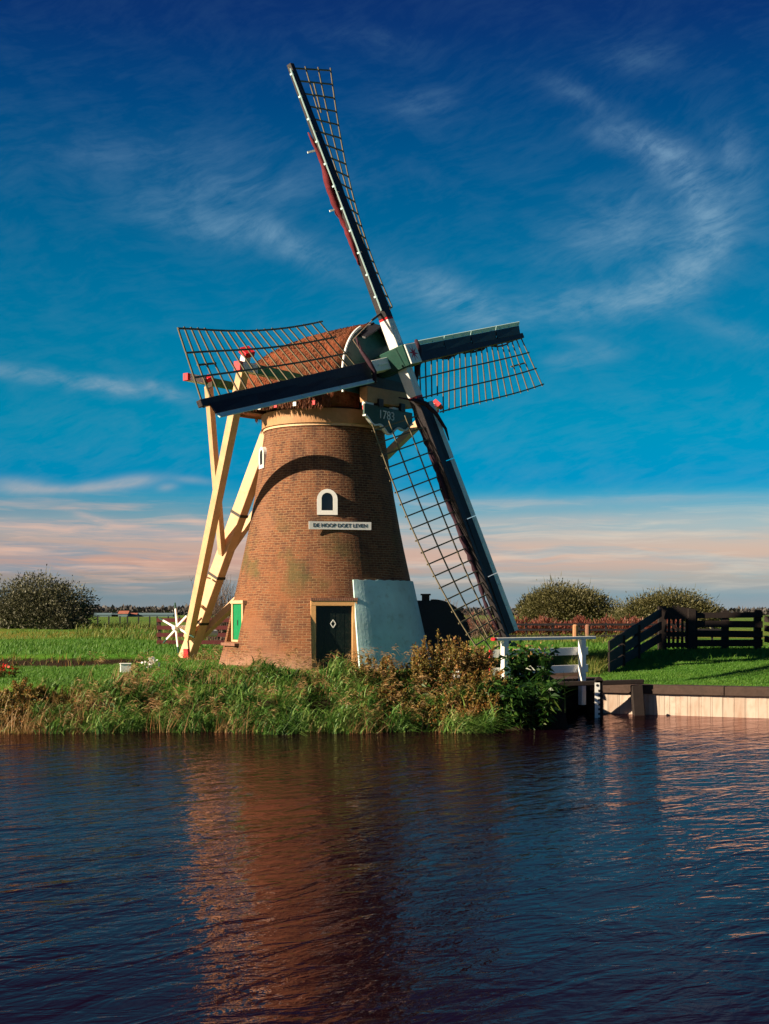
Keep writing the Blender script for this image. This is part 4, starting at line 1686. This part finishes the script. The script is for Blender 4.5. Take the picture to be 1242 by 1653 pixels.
p = px(357, 1010, 64)
twig_shrub('bare_shrub', 'tall bare twiggy shrub behind the tail of the mill', (p.x, 64, 0), 3.6, 2.6, 130, rg, M['f_twig'])
p = px(715, 1000, 80)
twig_shrub('bare_shrub', 'bare reddish shrub behind the arched wheel housing', (p.x, 80, 0), 2.6, 3.4, 110, rg, M['f_twig'])
p = px(775, 1000, 84)
twig_shrub('bare_shrub', 'bare shrub seen through the lower sail', (p.x, 84, 0), 2.1, 2.6, 90, rg, M['f_twig'])
hd2 = empty('bramble_hedge', (5.8, 86, 0))
tag(hd2, 'dark bramble hedge seen through the lower sail', 'hedge')
lobes = [(2.4 + 4.6 * k / 19, 86 + rg.normal() * .3, .6, .45, .5, .7 + .15 * rg.normal()) for k in range(20)]
p_, dv = lobes_points(lobes, 4200, rg, .4)
p_[:, 2] = np.maximum(p_[:, 2], .02)
v, f = leaf_quads(p_, .2 * (0.5 + rg.random(len(p_))), .07 * (0.5 + rg.random(len(p_))), dv + np.array([.1, 0, .8]), rg)
raw_mesh('foliage', v, f, M['f_red'], hd2, (5.8, 86, 0))

# ---- far wood and houses
lob = []
for k in range(420):
    x = rg.uniform(-330, 330)
    hgt = (3.2 + 3.2 * (mnoise.noise(Vector((x * .02, 0, 0))) * .5 + .5) + 1.2 * rg.random())
    hgt *= .42 if x > 0 else .62
    lob.append((x, 760 + rg.normal() * 14, hgt * .4, 8, 6, hgt * .6))
p_, dv = lobes_points(lob, 36000, rg, .3)
p_[:, 2] = np.maximum(p_[:, 2], .1)
v, f = leaf_quads(p_, 2.4 * (0.5 + rg.random(len(p_))), 1.8 * (0.5 + rg.random(len(p_))), dv + np.array([0, 0, .5]), rg)
o = raw_mesh('treeline', v, f, M['f_far'])
tag(o, 'low dusky line of woods along the far horizon', kind='stuff')


def far_house(xp, w_, hgt, col, roofc, label, Y=520):
    x = (xp - 621) / FPX * Y
    root = empty('farm_building', (x, Y, 0))
    tag(root, label, 'building')
    mb = MB()
    mb.box((x, Y, hgt / 2), w_, 6, hgt)
    mb.build('wall', col, root)
    mb = MB()
    mb.poly_prism([(x - w_ / 2 - .2, Y - 3.2, hgt), (x - w_ / 2 - .2, Y + 3.2, hgt), (x - w_ / 2 - .2, Y, hgt + min(1.3, hgt * 1.1))], (w_ + .4, 0, 0))
    mb.build('roof', roofc, root)


M['greywall'] = paint('grey_glasshouse', (.13, .20, .23), .5, .1, 1, 0)
M['rooftile'] = paint('orange_rooftile', (.35, .12, .08), .8, .2, 1, 0)
far_house(201, 3.6, 1.1, M['greywall'], M['rooftile'], 'small far farmhouse with an orange roof left of the winch wheel')
far_house(210, 6, .7, M['greywall'], M['rooftile'], 'low far shed joined to the orange roofed farmhouse', 524)
far_house(232, 24, .7, M['greywall'], M['greywall'], 'long pale far glasshouse right of the farmhouse', 530)
far_house(178, 12, .7, M['greywall'], M['greywall'], 'short pale far glasshouse left of the farmhouse', 530)

# ---- reeds, grass: stuff


def blades(base, height, width, lean, rng, seg=3, curl=.5):
    """curved tapering blades; base (n,3), lean (n,2) horizontal tip offset as share of height"""
    n = len(base)
    vs = []
    az_ = rng.uniform(0, np.pi, n)
    sd = np.stack([np.cos(az_), np.sin(az_) * .5, np.zeros(n)], 1)
    for i in range(seg + 1):
        u = i / seg
        off = np.zeros((n, 3))
        off[:, :2] = lean * (height[:, None]) * (u ** 2)
        off[:, 2] = height * (u - curl * .45 * u ** 3 * np.linalg.norm(lean, axis=1))
        c = base + off
        ww = width * (1 - u) ** .7 if i < seg else width * .04
        vs += [c - sd * ww[:, None] / 2, c + sd * ww[:, None] / 2]
    v = np.stack(vs, 1).reshape(-1, 3)
    k = 2 * (seg + 1)
    f = []
    for i in range(seg):
        f.append(np.stack([np.arange(n) * k + 2 * i, np.arange(n) * k + 2 * i + 1, np.arange(n) * k + 2 * i + 3, np.arange(n) * k + 2 * i + 2], 1))
    return v, np.concatenate(f)


rb = np.random.default_rng(21)


def scatter_bank(n, x0, x1, d0, d1, dens=None):
    xs = rb.uniform(x0, x1, n)
    ds = d0 + (d1 - d0) * rb.random(n) ** 1.2
    if dens is not None:
        keep = np.array([rb.random() < dens(x, d) for x, d in zip(xs, ds)])
        xs, ds = xs[keep], ds[keep]
    ys = np.array([bank_y(x) + d for x, d in zip(xs, ds)])
    zs = np.array([gz(x, y) for x, y in zip(xs, ys)])
    zs = np.maximum(zs, -1.15)
    return np.stack([xs, ys, zs], 1), ds


def clump(x, y, f=1.0, s=0.0):
    return mnoise.noise(Vector((x * f, y * f, s)))


# green reed bed: upright stems, then long leaves leaving them at every height


def reed_density(x, d):
    return (.03 + 1.9 * max(0, clump(x, d * 1.4, 1.5) + .12)) * (1 if x > -7.9 + .8 * clump(d, 1, 1.5) else .05) * (1 if d < 2.0 + .26 * max(0, x + 8) else .12)


b, ds = scatter_bank(12000, -9.0, 2.3, -.3, 3.6, reed_density)
n = len(b)
hb = np.array([.5 + .5 * clump(x, y, 1.1, 3) for x, y, _ in b]) * rb.uniform(.5, 1.35, n)
hb = np.clip(hb * (1 + .7 * np.exp(-((b[:, 0] + 1.0) / .5) ** 2) + .5 * np.exp(-((b[:, 0] + 3.4) / .5) ** 2)) * np.clip(1.1 - .2 * ds, .35, 1) * np.where(b[:, 0] < -4.6, .8, 1), .1, 1.1)
cl_ = np.array([clump(x, y, .8, 13) for x, y, _ in b])
lean = np.stack([.4 + .5 * cl_ + .25 * rb.normal(size=n), -.15 + .25 * rb.normal(size=n)], 1)
v1, f1 = blades(b, hb, rb.uniform(.014, .03, n), lean, rb, 3)
b, ds = scatter_bank(42000, -9.0, 2.5, -.3, 3.6, reed_density)
n = len(b)
top = np.clip(np.array([.46 + .6 * clump(x, y, 1.3, 3) for x, y, _ in b]), .06, .95) * np.clip(1.1 - .24 * ds, .25, 1) * np.where(b[:, 0] < -4.6, .8, 1) * (1 + .8 * np.exp(-((b[:, 0] + 1.0) / .5) ** 2) + .7 * np.exp(-((b[:, 0] + 3.4) / .5) ** 2) + .5 * np.exp(-((b[:, 0] + 5.9) / .45) ** 2))
b[:, 2] += top * rb.random(n) ** .8
cl_ = np.array([clump(x, y, .8, 13) for x, y, _ in b])
ln = rb.uniform(.18, .5, n) * np.clip(1.1 - .12 * ds, .6, 1)
dirx = np.where(rb.random(n) < .72, 1, -1) * rb.uniform(.3, 1.5, n) + .5 * cl_
lean = np.stack([dirx, -.35 + .5 * rb.normal(size=n)], 1)
v2, f2 = blades(b, ln, rb.uniform(.028, .06, n), lean, rb, 4, 1.15)
o = raw_mesh('reed_bed', np.vstack([v1, v2]), np.vstack([f1, f2 + len(v1)]), M['f_reed'])
tag(o, 'wind bent green reeds and grasses along the bank', kind='stuff')
# dry stems among the reeds
b, ds = scatter_bank(7000, -11.5, 2.4, -.3, 2.6, lambda x, d: 0 if d > 1.9 + .26 * max(0, x + 8) else .10 + 2.2 * max(0, clump(x, d, .7, 8) - .05))
n = len(b)
lean = np.stack([.25 + .4 * rb.normal(size=n), -.1 + .3 * rb.normal(size=n)], 1)
v, f = blades(b, rb.uniform(.3, .95, n), rb.uniform(.012, .03, n), lean, rb, 3)
# flowering reed plumes bent over by the wind
bp_, dp_ = scatter_bank(900, -7.6, 2.2, .1, 3.2, reed_density)
n = len(bp_)
hp = rb.uniform(.55, 1.05, n)
lp_ = np.stack([.45 + .25 * rb.normal(size=n), -.1 + .2 * rb.normal(size=n)], 1)
vp, fp = blades(bp_, hp, np.full(n, .012), lp_, rb, 4)
tips = bp_.copy()
tips[:, :2] += lp_ * hp[:, None] * .9
tips[:, 2] += hp * .86
tp_ = np.repeat(tips, 16, 0) + rb.normal(size=(n * 16, 3)) * np.array([.05, .04, .05])
tv, tf = leaf_quads(tp_, rb.uniform(.07, .2, n * 16), rb.uniform(.008, .018, n * 16), rb.normal(size=(n * 16, 3)) * .4 + np.array([1.0, -.1, .15]), rb, .3)
v = np.vstack([v, vp, tv])
f = np.vstack([f, fp + len(v) - len(vp) - len(tv), tf + len(v) - len(tv)])
o = raw_mesh('dry_reeds', v, f, M['f_dry'])
tag(o, 'dry orange reed stems scattered through the green reeds', kind='stuff')
# left rough bank, brownish herbs
b, ds = scatter_bank(9000, -12.5, -7.0, -.25, 1.9, lambda x, d: .5 + .8 * clump(x, d, .9, 4))
n = len(b)
lean = np.stack([.15 + .45 * rb.normal(size=n), -.1 + .4 * rb.normal(size=n)], 1)
v, f = blades(b, rb.uniform(.12, .38, n), rb.uniform(.015, .035, n), lean, rb, 3)
o = raw_mesh('bank_herbs', v, f, M['f_dock'])
tag(o, 'brown and olive weeds on the low bank at the left', kind='stuff')

# lawn blades: near peninsula and right lawn and left meadow
gr = np.random.default_rng(31)


def lawn(name, label, n, xr, yr, hr, mat, cond, wr=(.008, .018), bias=1.0):
    xs = gr.uniform(*xr, n)
    ys = yr[0] + (yr[1] - yr[0]) * gr.random(n) ** bias
    keep = [i for i in range(n) if cond(xs[i], ys[i])]
    xs, ys = xs[keep], ys[keep]
    zs = np.array([gz(x, y) for x, y in zip(xs, ys)])
    ok = zs > -.75
    b = np.stack([xs, ys, zs], 1)[ok]
    n = len(b)
    h = gr.uniform(*hr, n) * np.array([1 + .5 * clump(x, y, .6, 6) for x, y, _ in b])
    lean = gr.normal(size=(n, 2)) * .45 + np.array([.2, 0])
    v, f = blades(b, h, gr.uniform(*wr, n), lean, gr, 2)
    o = raw_mesh(name, v, f, mat)
    tag(o, label, kind='stuff')


lawn('grass', 'short green lawn grass around the mill', 42000, (-13, 4.2), (33.0, 44.5), (.04, .09), M['f_grass'], lambda x, y: math.hypot(x - TX, y - TY) > 3.3, (.012, .026))
lawn('lawn_grass', 'short bright lawn behind the quay', 60000, (5.9, 15.5), (35.2, 51), (.03, .075), M['f_grass'], lambda x, y: (Vector((x, y, 0)) - QA).dot(QN) > .45, (.012, .026))
lawn('meadow_grass', 'uneven grass of the meadow behind the mill', 50000, (-22, 16), (44.5, 80), (.06, .22), M['f_grass'], lambda x, y: abs(x) < .3 * y + 1, (.02, .045))
lawn('rough_grass', 'tall rough yellow green grass on the far bank', 26000, (-26, 20), (58, 98), (.18, .6), M['f_rough'], lambda x, y: (x < -9 and 74 < y < 94 and x > -.23 * y) or (x > 5.5 and 62 < y and x < .2 * y and clump(x, y, .25, 2) > -.05), (.03, .07))
lawn('ditch_reeds', 'brown rushes along the ditch at the left', 4200, (-16, -4.8), (43.2, 46.6), (.12, .34), M['f_dock'], lambda x, y: -.75 < y - (44.6 + .25 * math.sin(x * .8) + (-x - 8) * .12) < .3 and clump(x, y, .8, 1) > -.12, (.015, .035))
lawn('fence_grass', 'tall grass in front of the sloping fence wing', 5200, (4.6, 8.2), (37.4, 46), (.15, .5), M['f_rough'], lambda x, y: x < 5.9 + (y - 38) * .26 and x > 5.6 and y > 40, (.015, .035))

# ---- herb shrubs on the bank


def dock(name, label, cat, base, R, n_st, mat, rng, leafmat=None, per=130, h=1.3, seed_len=.055):
    """upright herb: stems, seed spikes, leaves at the foot"""
    root = empty(name, base)
    tag(root, label, cat)
    mb = MB()
    pos, dirs = [], []
    lp, ld = [], []
    for i in range(n_st):
        a = rng.uniform(0, 2 * math.pi)
        rr = math.sqrt(rng.random())
        q = Vector((base[0] + math.cos(a) * rr * R[0], base[1] + math.sin(a) * rr * R[1], 0))
        q.z = max(gz(q.x, q.y), -1.1) - .03
        hh = h * rng.uniform(.55, 1.08) * (1 - .3 * rr)
        tip = q + Vector((rng.normal() * .12 + .08 + .12 * math.cos(a), rng.normal() * .1, hh))
        mid = q.lerp(tip, .5) + Vector((rng.normal() * .04, 0, 0))
        mb.tube([q, mid, tip], [.012, .009, .003], 4)
        for j in range(per):
            u = 1 - rng.random() ** 1.3 * .72
            s = q.lerp(mid, u * 2) if u < .5 else mid.lerp(tip, u * 2 - 1)
            spread = .03 + .16 * (1 - u)
            pos.append(s + Vector(rng.normal(size=3)) * spread * .55)
            dirs.append(Vector(rng.normal(size=3)) + Vector((0, 0, .9)))
        for j in range(12):
            u = rng.random() * .6
            s = q.lerp(tip, u)
            lp.append(s)
            ld.append(Vector((rng.normal(), rng.normal(), rng.uniform(-.1, .9))))
    mb.build('stem', M['brown'], root)
    n = len(pos)
    L_ = seed_len * (0.5 + rng.random(n))
    v, f = leaf_quads(np.array(pos), L_, L_ * .6, np.array(dirs), rng)
    raw_mesh('seed_heads', v, f, mat, root, base)
    n = len(lp)
    L_ = rng.uniform(.12, .34, n)
    v, f = leaf_quads(np.array(lp), L_, L_ * .24, np.array(ld), rng, .35)
    raw_mesh('leaf', v, f, leafmat or M['f_broad'], root, base)
    return root


rd = np.random.default_rng(9)
dock('dock_plant', 'tallest orange brown seeding herb clump before the wheel housing', 'plant', (1.25, 32.9, -.1), (.62, .5), 60, M['f_dock'], rd, h=1.6)
dock('dock_plant', 'brown seeding herb clump left of the tallest one, beside the door', 'plant', (-.15, 32.6, -.2), (.6, .5), 42, M['f_dock'], rd, h=1.0)
dock('dock_plant', 'orange brown herb clump between the housing and the white railing', 'plant', (1.95, 33.0, -.2), (.5, .5), 36, M['f_dock'], rd, h=1.25)
dock('dock_plant', 'low brown weed clump at the waterline below the tallest herb', 'plant', (1.0, 31.6, -.7), (1.3, .45), 80, M['f_dock'], rd, h=.85)
dock('dock_plant', 'low brown weed clump spreading over the waterline on the far left bank', 'plant', (-8.9, 31.9, -.5), (.8, .5), 60, M['f_dock'], rd, h=.6)
dock('dock_plant', 'dark reddish weeds overhanging the water at the left', 'plant', (-8.3, 31.6, -.7), (1.0, .5), 46, M['f_dock'], rd, h=.6)
dock('dock_plant', 'olive brown herb clump leaning to the water below the door', 'plant', (.05, 31.7, -.6), (.7, .4), 50, M['f_dock'], rd, h=.95)
dock('dock_plant', 'dense dark brown herb clump next to the leafy plant', 'plant', (2.3, 31.9, -.6), (.6, .5), 60, M['f_dock'], rd, h=1.15)
dock('dry_plant', 'dry orange seed plant under the tip of the lower sail', 'plant', (2.75, 38.6, 0), (.3, .3), 40, M['f_dry'], rd, leafmat=M['f_dry'], h=.75, per=90)


def leafy(name, label, base, R, h, n, mat, rng, L=(.16, .34), ratio=.4, stems=16):
    root = empty(name, base)
    tag(root, label, 'plant')
    mb = MB()
    pos, dirs = [], []
    for i in range(stems):
        a = rng.uniform(0, 2 * math.pi)
        rr = math.sqrt(rng.random())
        q = Vector((base[0] + math.cos(a) * rr * R[0] * .6, base[1] + math.sin(a) * rr * R[1] * .6, base[2] - .2))
        tip = Vector((base[0] + math.cos(a) * rr * R[0], base[1] + math.sin(a) * rr * R[1], base[2] + h * rng.uniform(.6, 1.0)))
        mb.tube([q, q.lerp(tip, .5), tip], [.016, .012, .004], 5)
        for j in range(n // stems):
            u = rng.random() ** .7
            s = q.lerp(tip, u)
            pos.append(s + Vector(rng.normal(size=3)) * .03)
            dirs.append(Vector((rng.normal(), rng.normal(), rng.uniform(-.2, .8))))
    mb.build('stem', M['f_broad'], root)
    k = len(pos)
    LL = rng.uniform(L[0], L[1], k)
    v, f = leaf_quads(np.array(pos), LL, LL * ratio, np.array(dirs), rng, .3)
    raw_mesh('leaf', v, f, mat, root, base)
    return root


lf = leafy('leafy_plant', 'broad leaved green plant with pale blossoms in front of the railing', (3.62, 33.6, -.15), (.55, .4), 1.15, 620, M['f_broad'], rd)
kk = 60
pp = np.stack([3.62 + rd.normal(size=kk) * .28, 33.5 + rd.normal(size=kk) * .2, .62 + rd.random(kk) * .4], 1)
v, f = leaf_quads(pp, np.full(kk, .08), np.full(kk, .06), rd.normal(size=(kk, 3)) + np.array([0, 0, .5]), rd)
raw_mesh('blossom', v, f, M['f_dry'], lf, (3.62, 33.6, -.15))
leafy('leafy_plant', 'dark leaved plant hanging over the water beside the brick abutment', (3.35, 31.75, -.75), (1.05, .6), .95, 2600, M['f_broad'], rd, (.12, .3), .3, 44)
# long sword leaves
b = np.stack([3.55 + rd.normal(size=90) * .35, 32.3 + rd.normal(size=90) * .3, np.full(90, -.6)], 1)
v, f = blades(b, rd.uniform(.6, 1.2, 90), np.full(90, .05), np.stack([.25 + rd.normal(size=90) * .5, -.3 + rd.normal(size=90) * .4], 1), rd, 5)
o = raw_mesh('sword_plant', v, f, M['f_broad'], None, (3.55, 32.3, -.6))
tag(o, 'clump of long sword shaped leaves below the leafy plant', 'plant')
# red flowers at left edge
fl = leafy('flower_plant', 'low red flowering plant at the left edge of the lawn', (-10.35, 36.6, .0), (.35, .3), .35, 240, M['f_dock'], rd, (.08, .16), .5, 10)
kk = 34
pp = np.stack([-10.42 + rd.normal(size=kk) * .16, 36.4 + rd.normal(size=kk) * .12, .18 + rd.random(kk) * .22], 1)
v, f = leaf_quads(pp, np.full(kk, .09), np.full(kk, .08), rd.normal(size=(kk, 3)), rd)
raw_mesh('blossom', v, f, M['f_redflower'], fl, (-10.35, 36.6, 0))


def white_flowers(xp, yp, Yd, label, sz=.14, k=46):
    c = px(xp, yp, Yd)
    base = (c.x, c.y, gz(c.x, c.y))
    root = empty('white_flower', base)
    tag(root, label, 'flower')
    pp = np.array(c) + rd.normal(size=(k, 3)) * np.array([sz * .6, sz * .4, sz * .6])
    v, f = leaf_quads(pp, np.full(k, .11), np.full(k, .08), rd.normal(size=(k, 3)) + np.array([0, 0, .3]), rd)
    raw_mesh('blossom', v, f, M['f_whiteflower'], root, base)
    mb = MB()
    for i in range(7):
        mb.tube([Vector(base) + Vector((rd.normal() * .04, rd.normal() * .04, -.05)), Vector(pp[i])], [.01, .006], 4)
    mb.build('stem', M['f_broad'], root)


white_flowers(423, 1091, 34.3, 'white blossoms in the reeds before the foot of the tower')
white_flowers(246, 1071, 39.5, 'white blossoms in the grass near the foot of the tail beam')
white_flowers(737, 1090, 32.4, 'white blossoms on the brown herbs left of the railing', .07, 14)
# small white box
c = px(203, 1082, 38.5)
mb = MB()
zz = gz(c.x, c.y)
mb.box((c.x, c.y, zz + .12), .30, .22, .24, 0, ux=(.97, .24, 0), uy=(-.24, .97, 0))
mb.box((c.x, c.y, zz + .255), .33, .25, .03, 0, ux=(.97, .24, 0), uy=(-.24, .97, 0))
bx = mb.build('white_box', M['white'], origin=(c.x, c.y, zz), bevel=.01)
tag(bx, 'small white box with a lid standing on the lawn left of the tail', 'box')

bpy.context.view_layer.update()
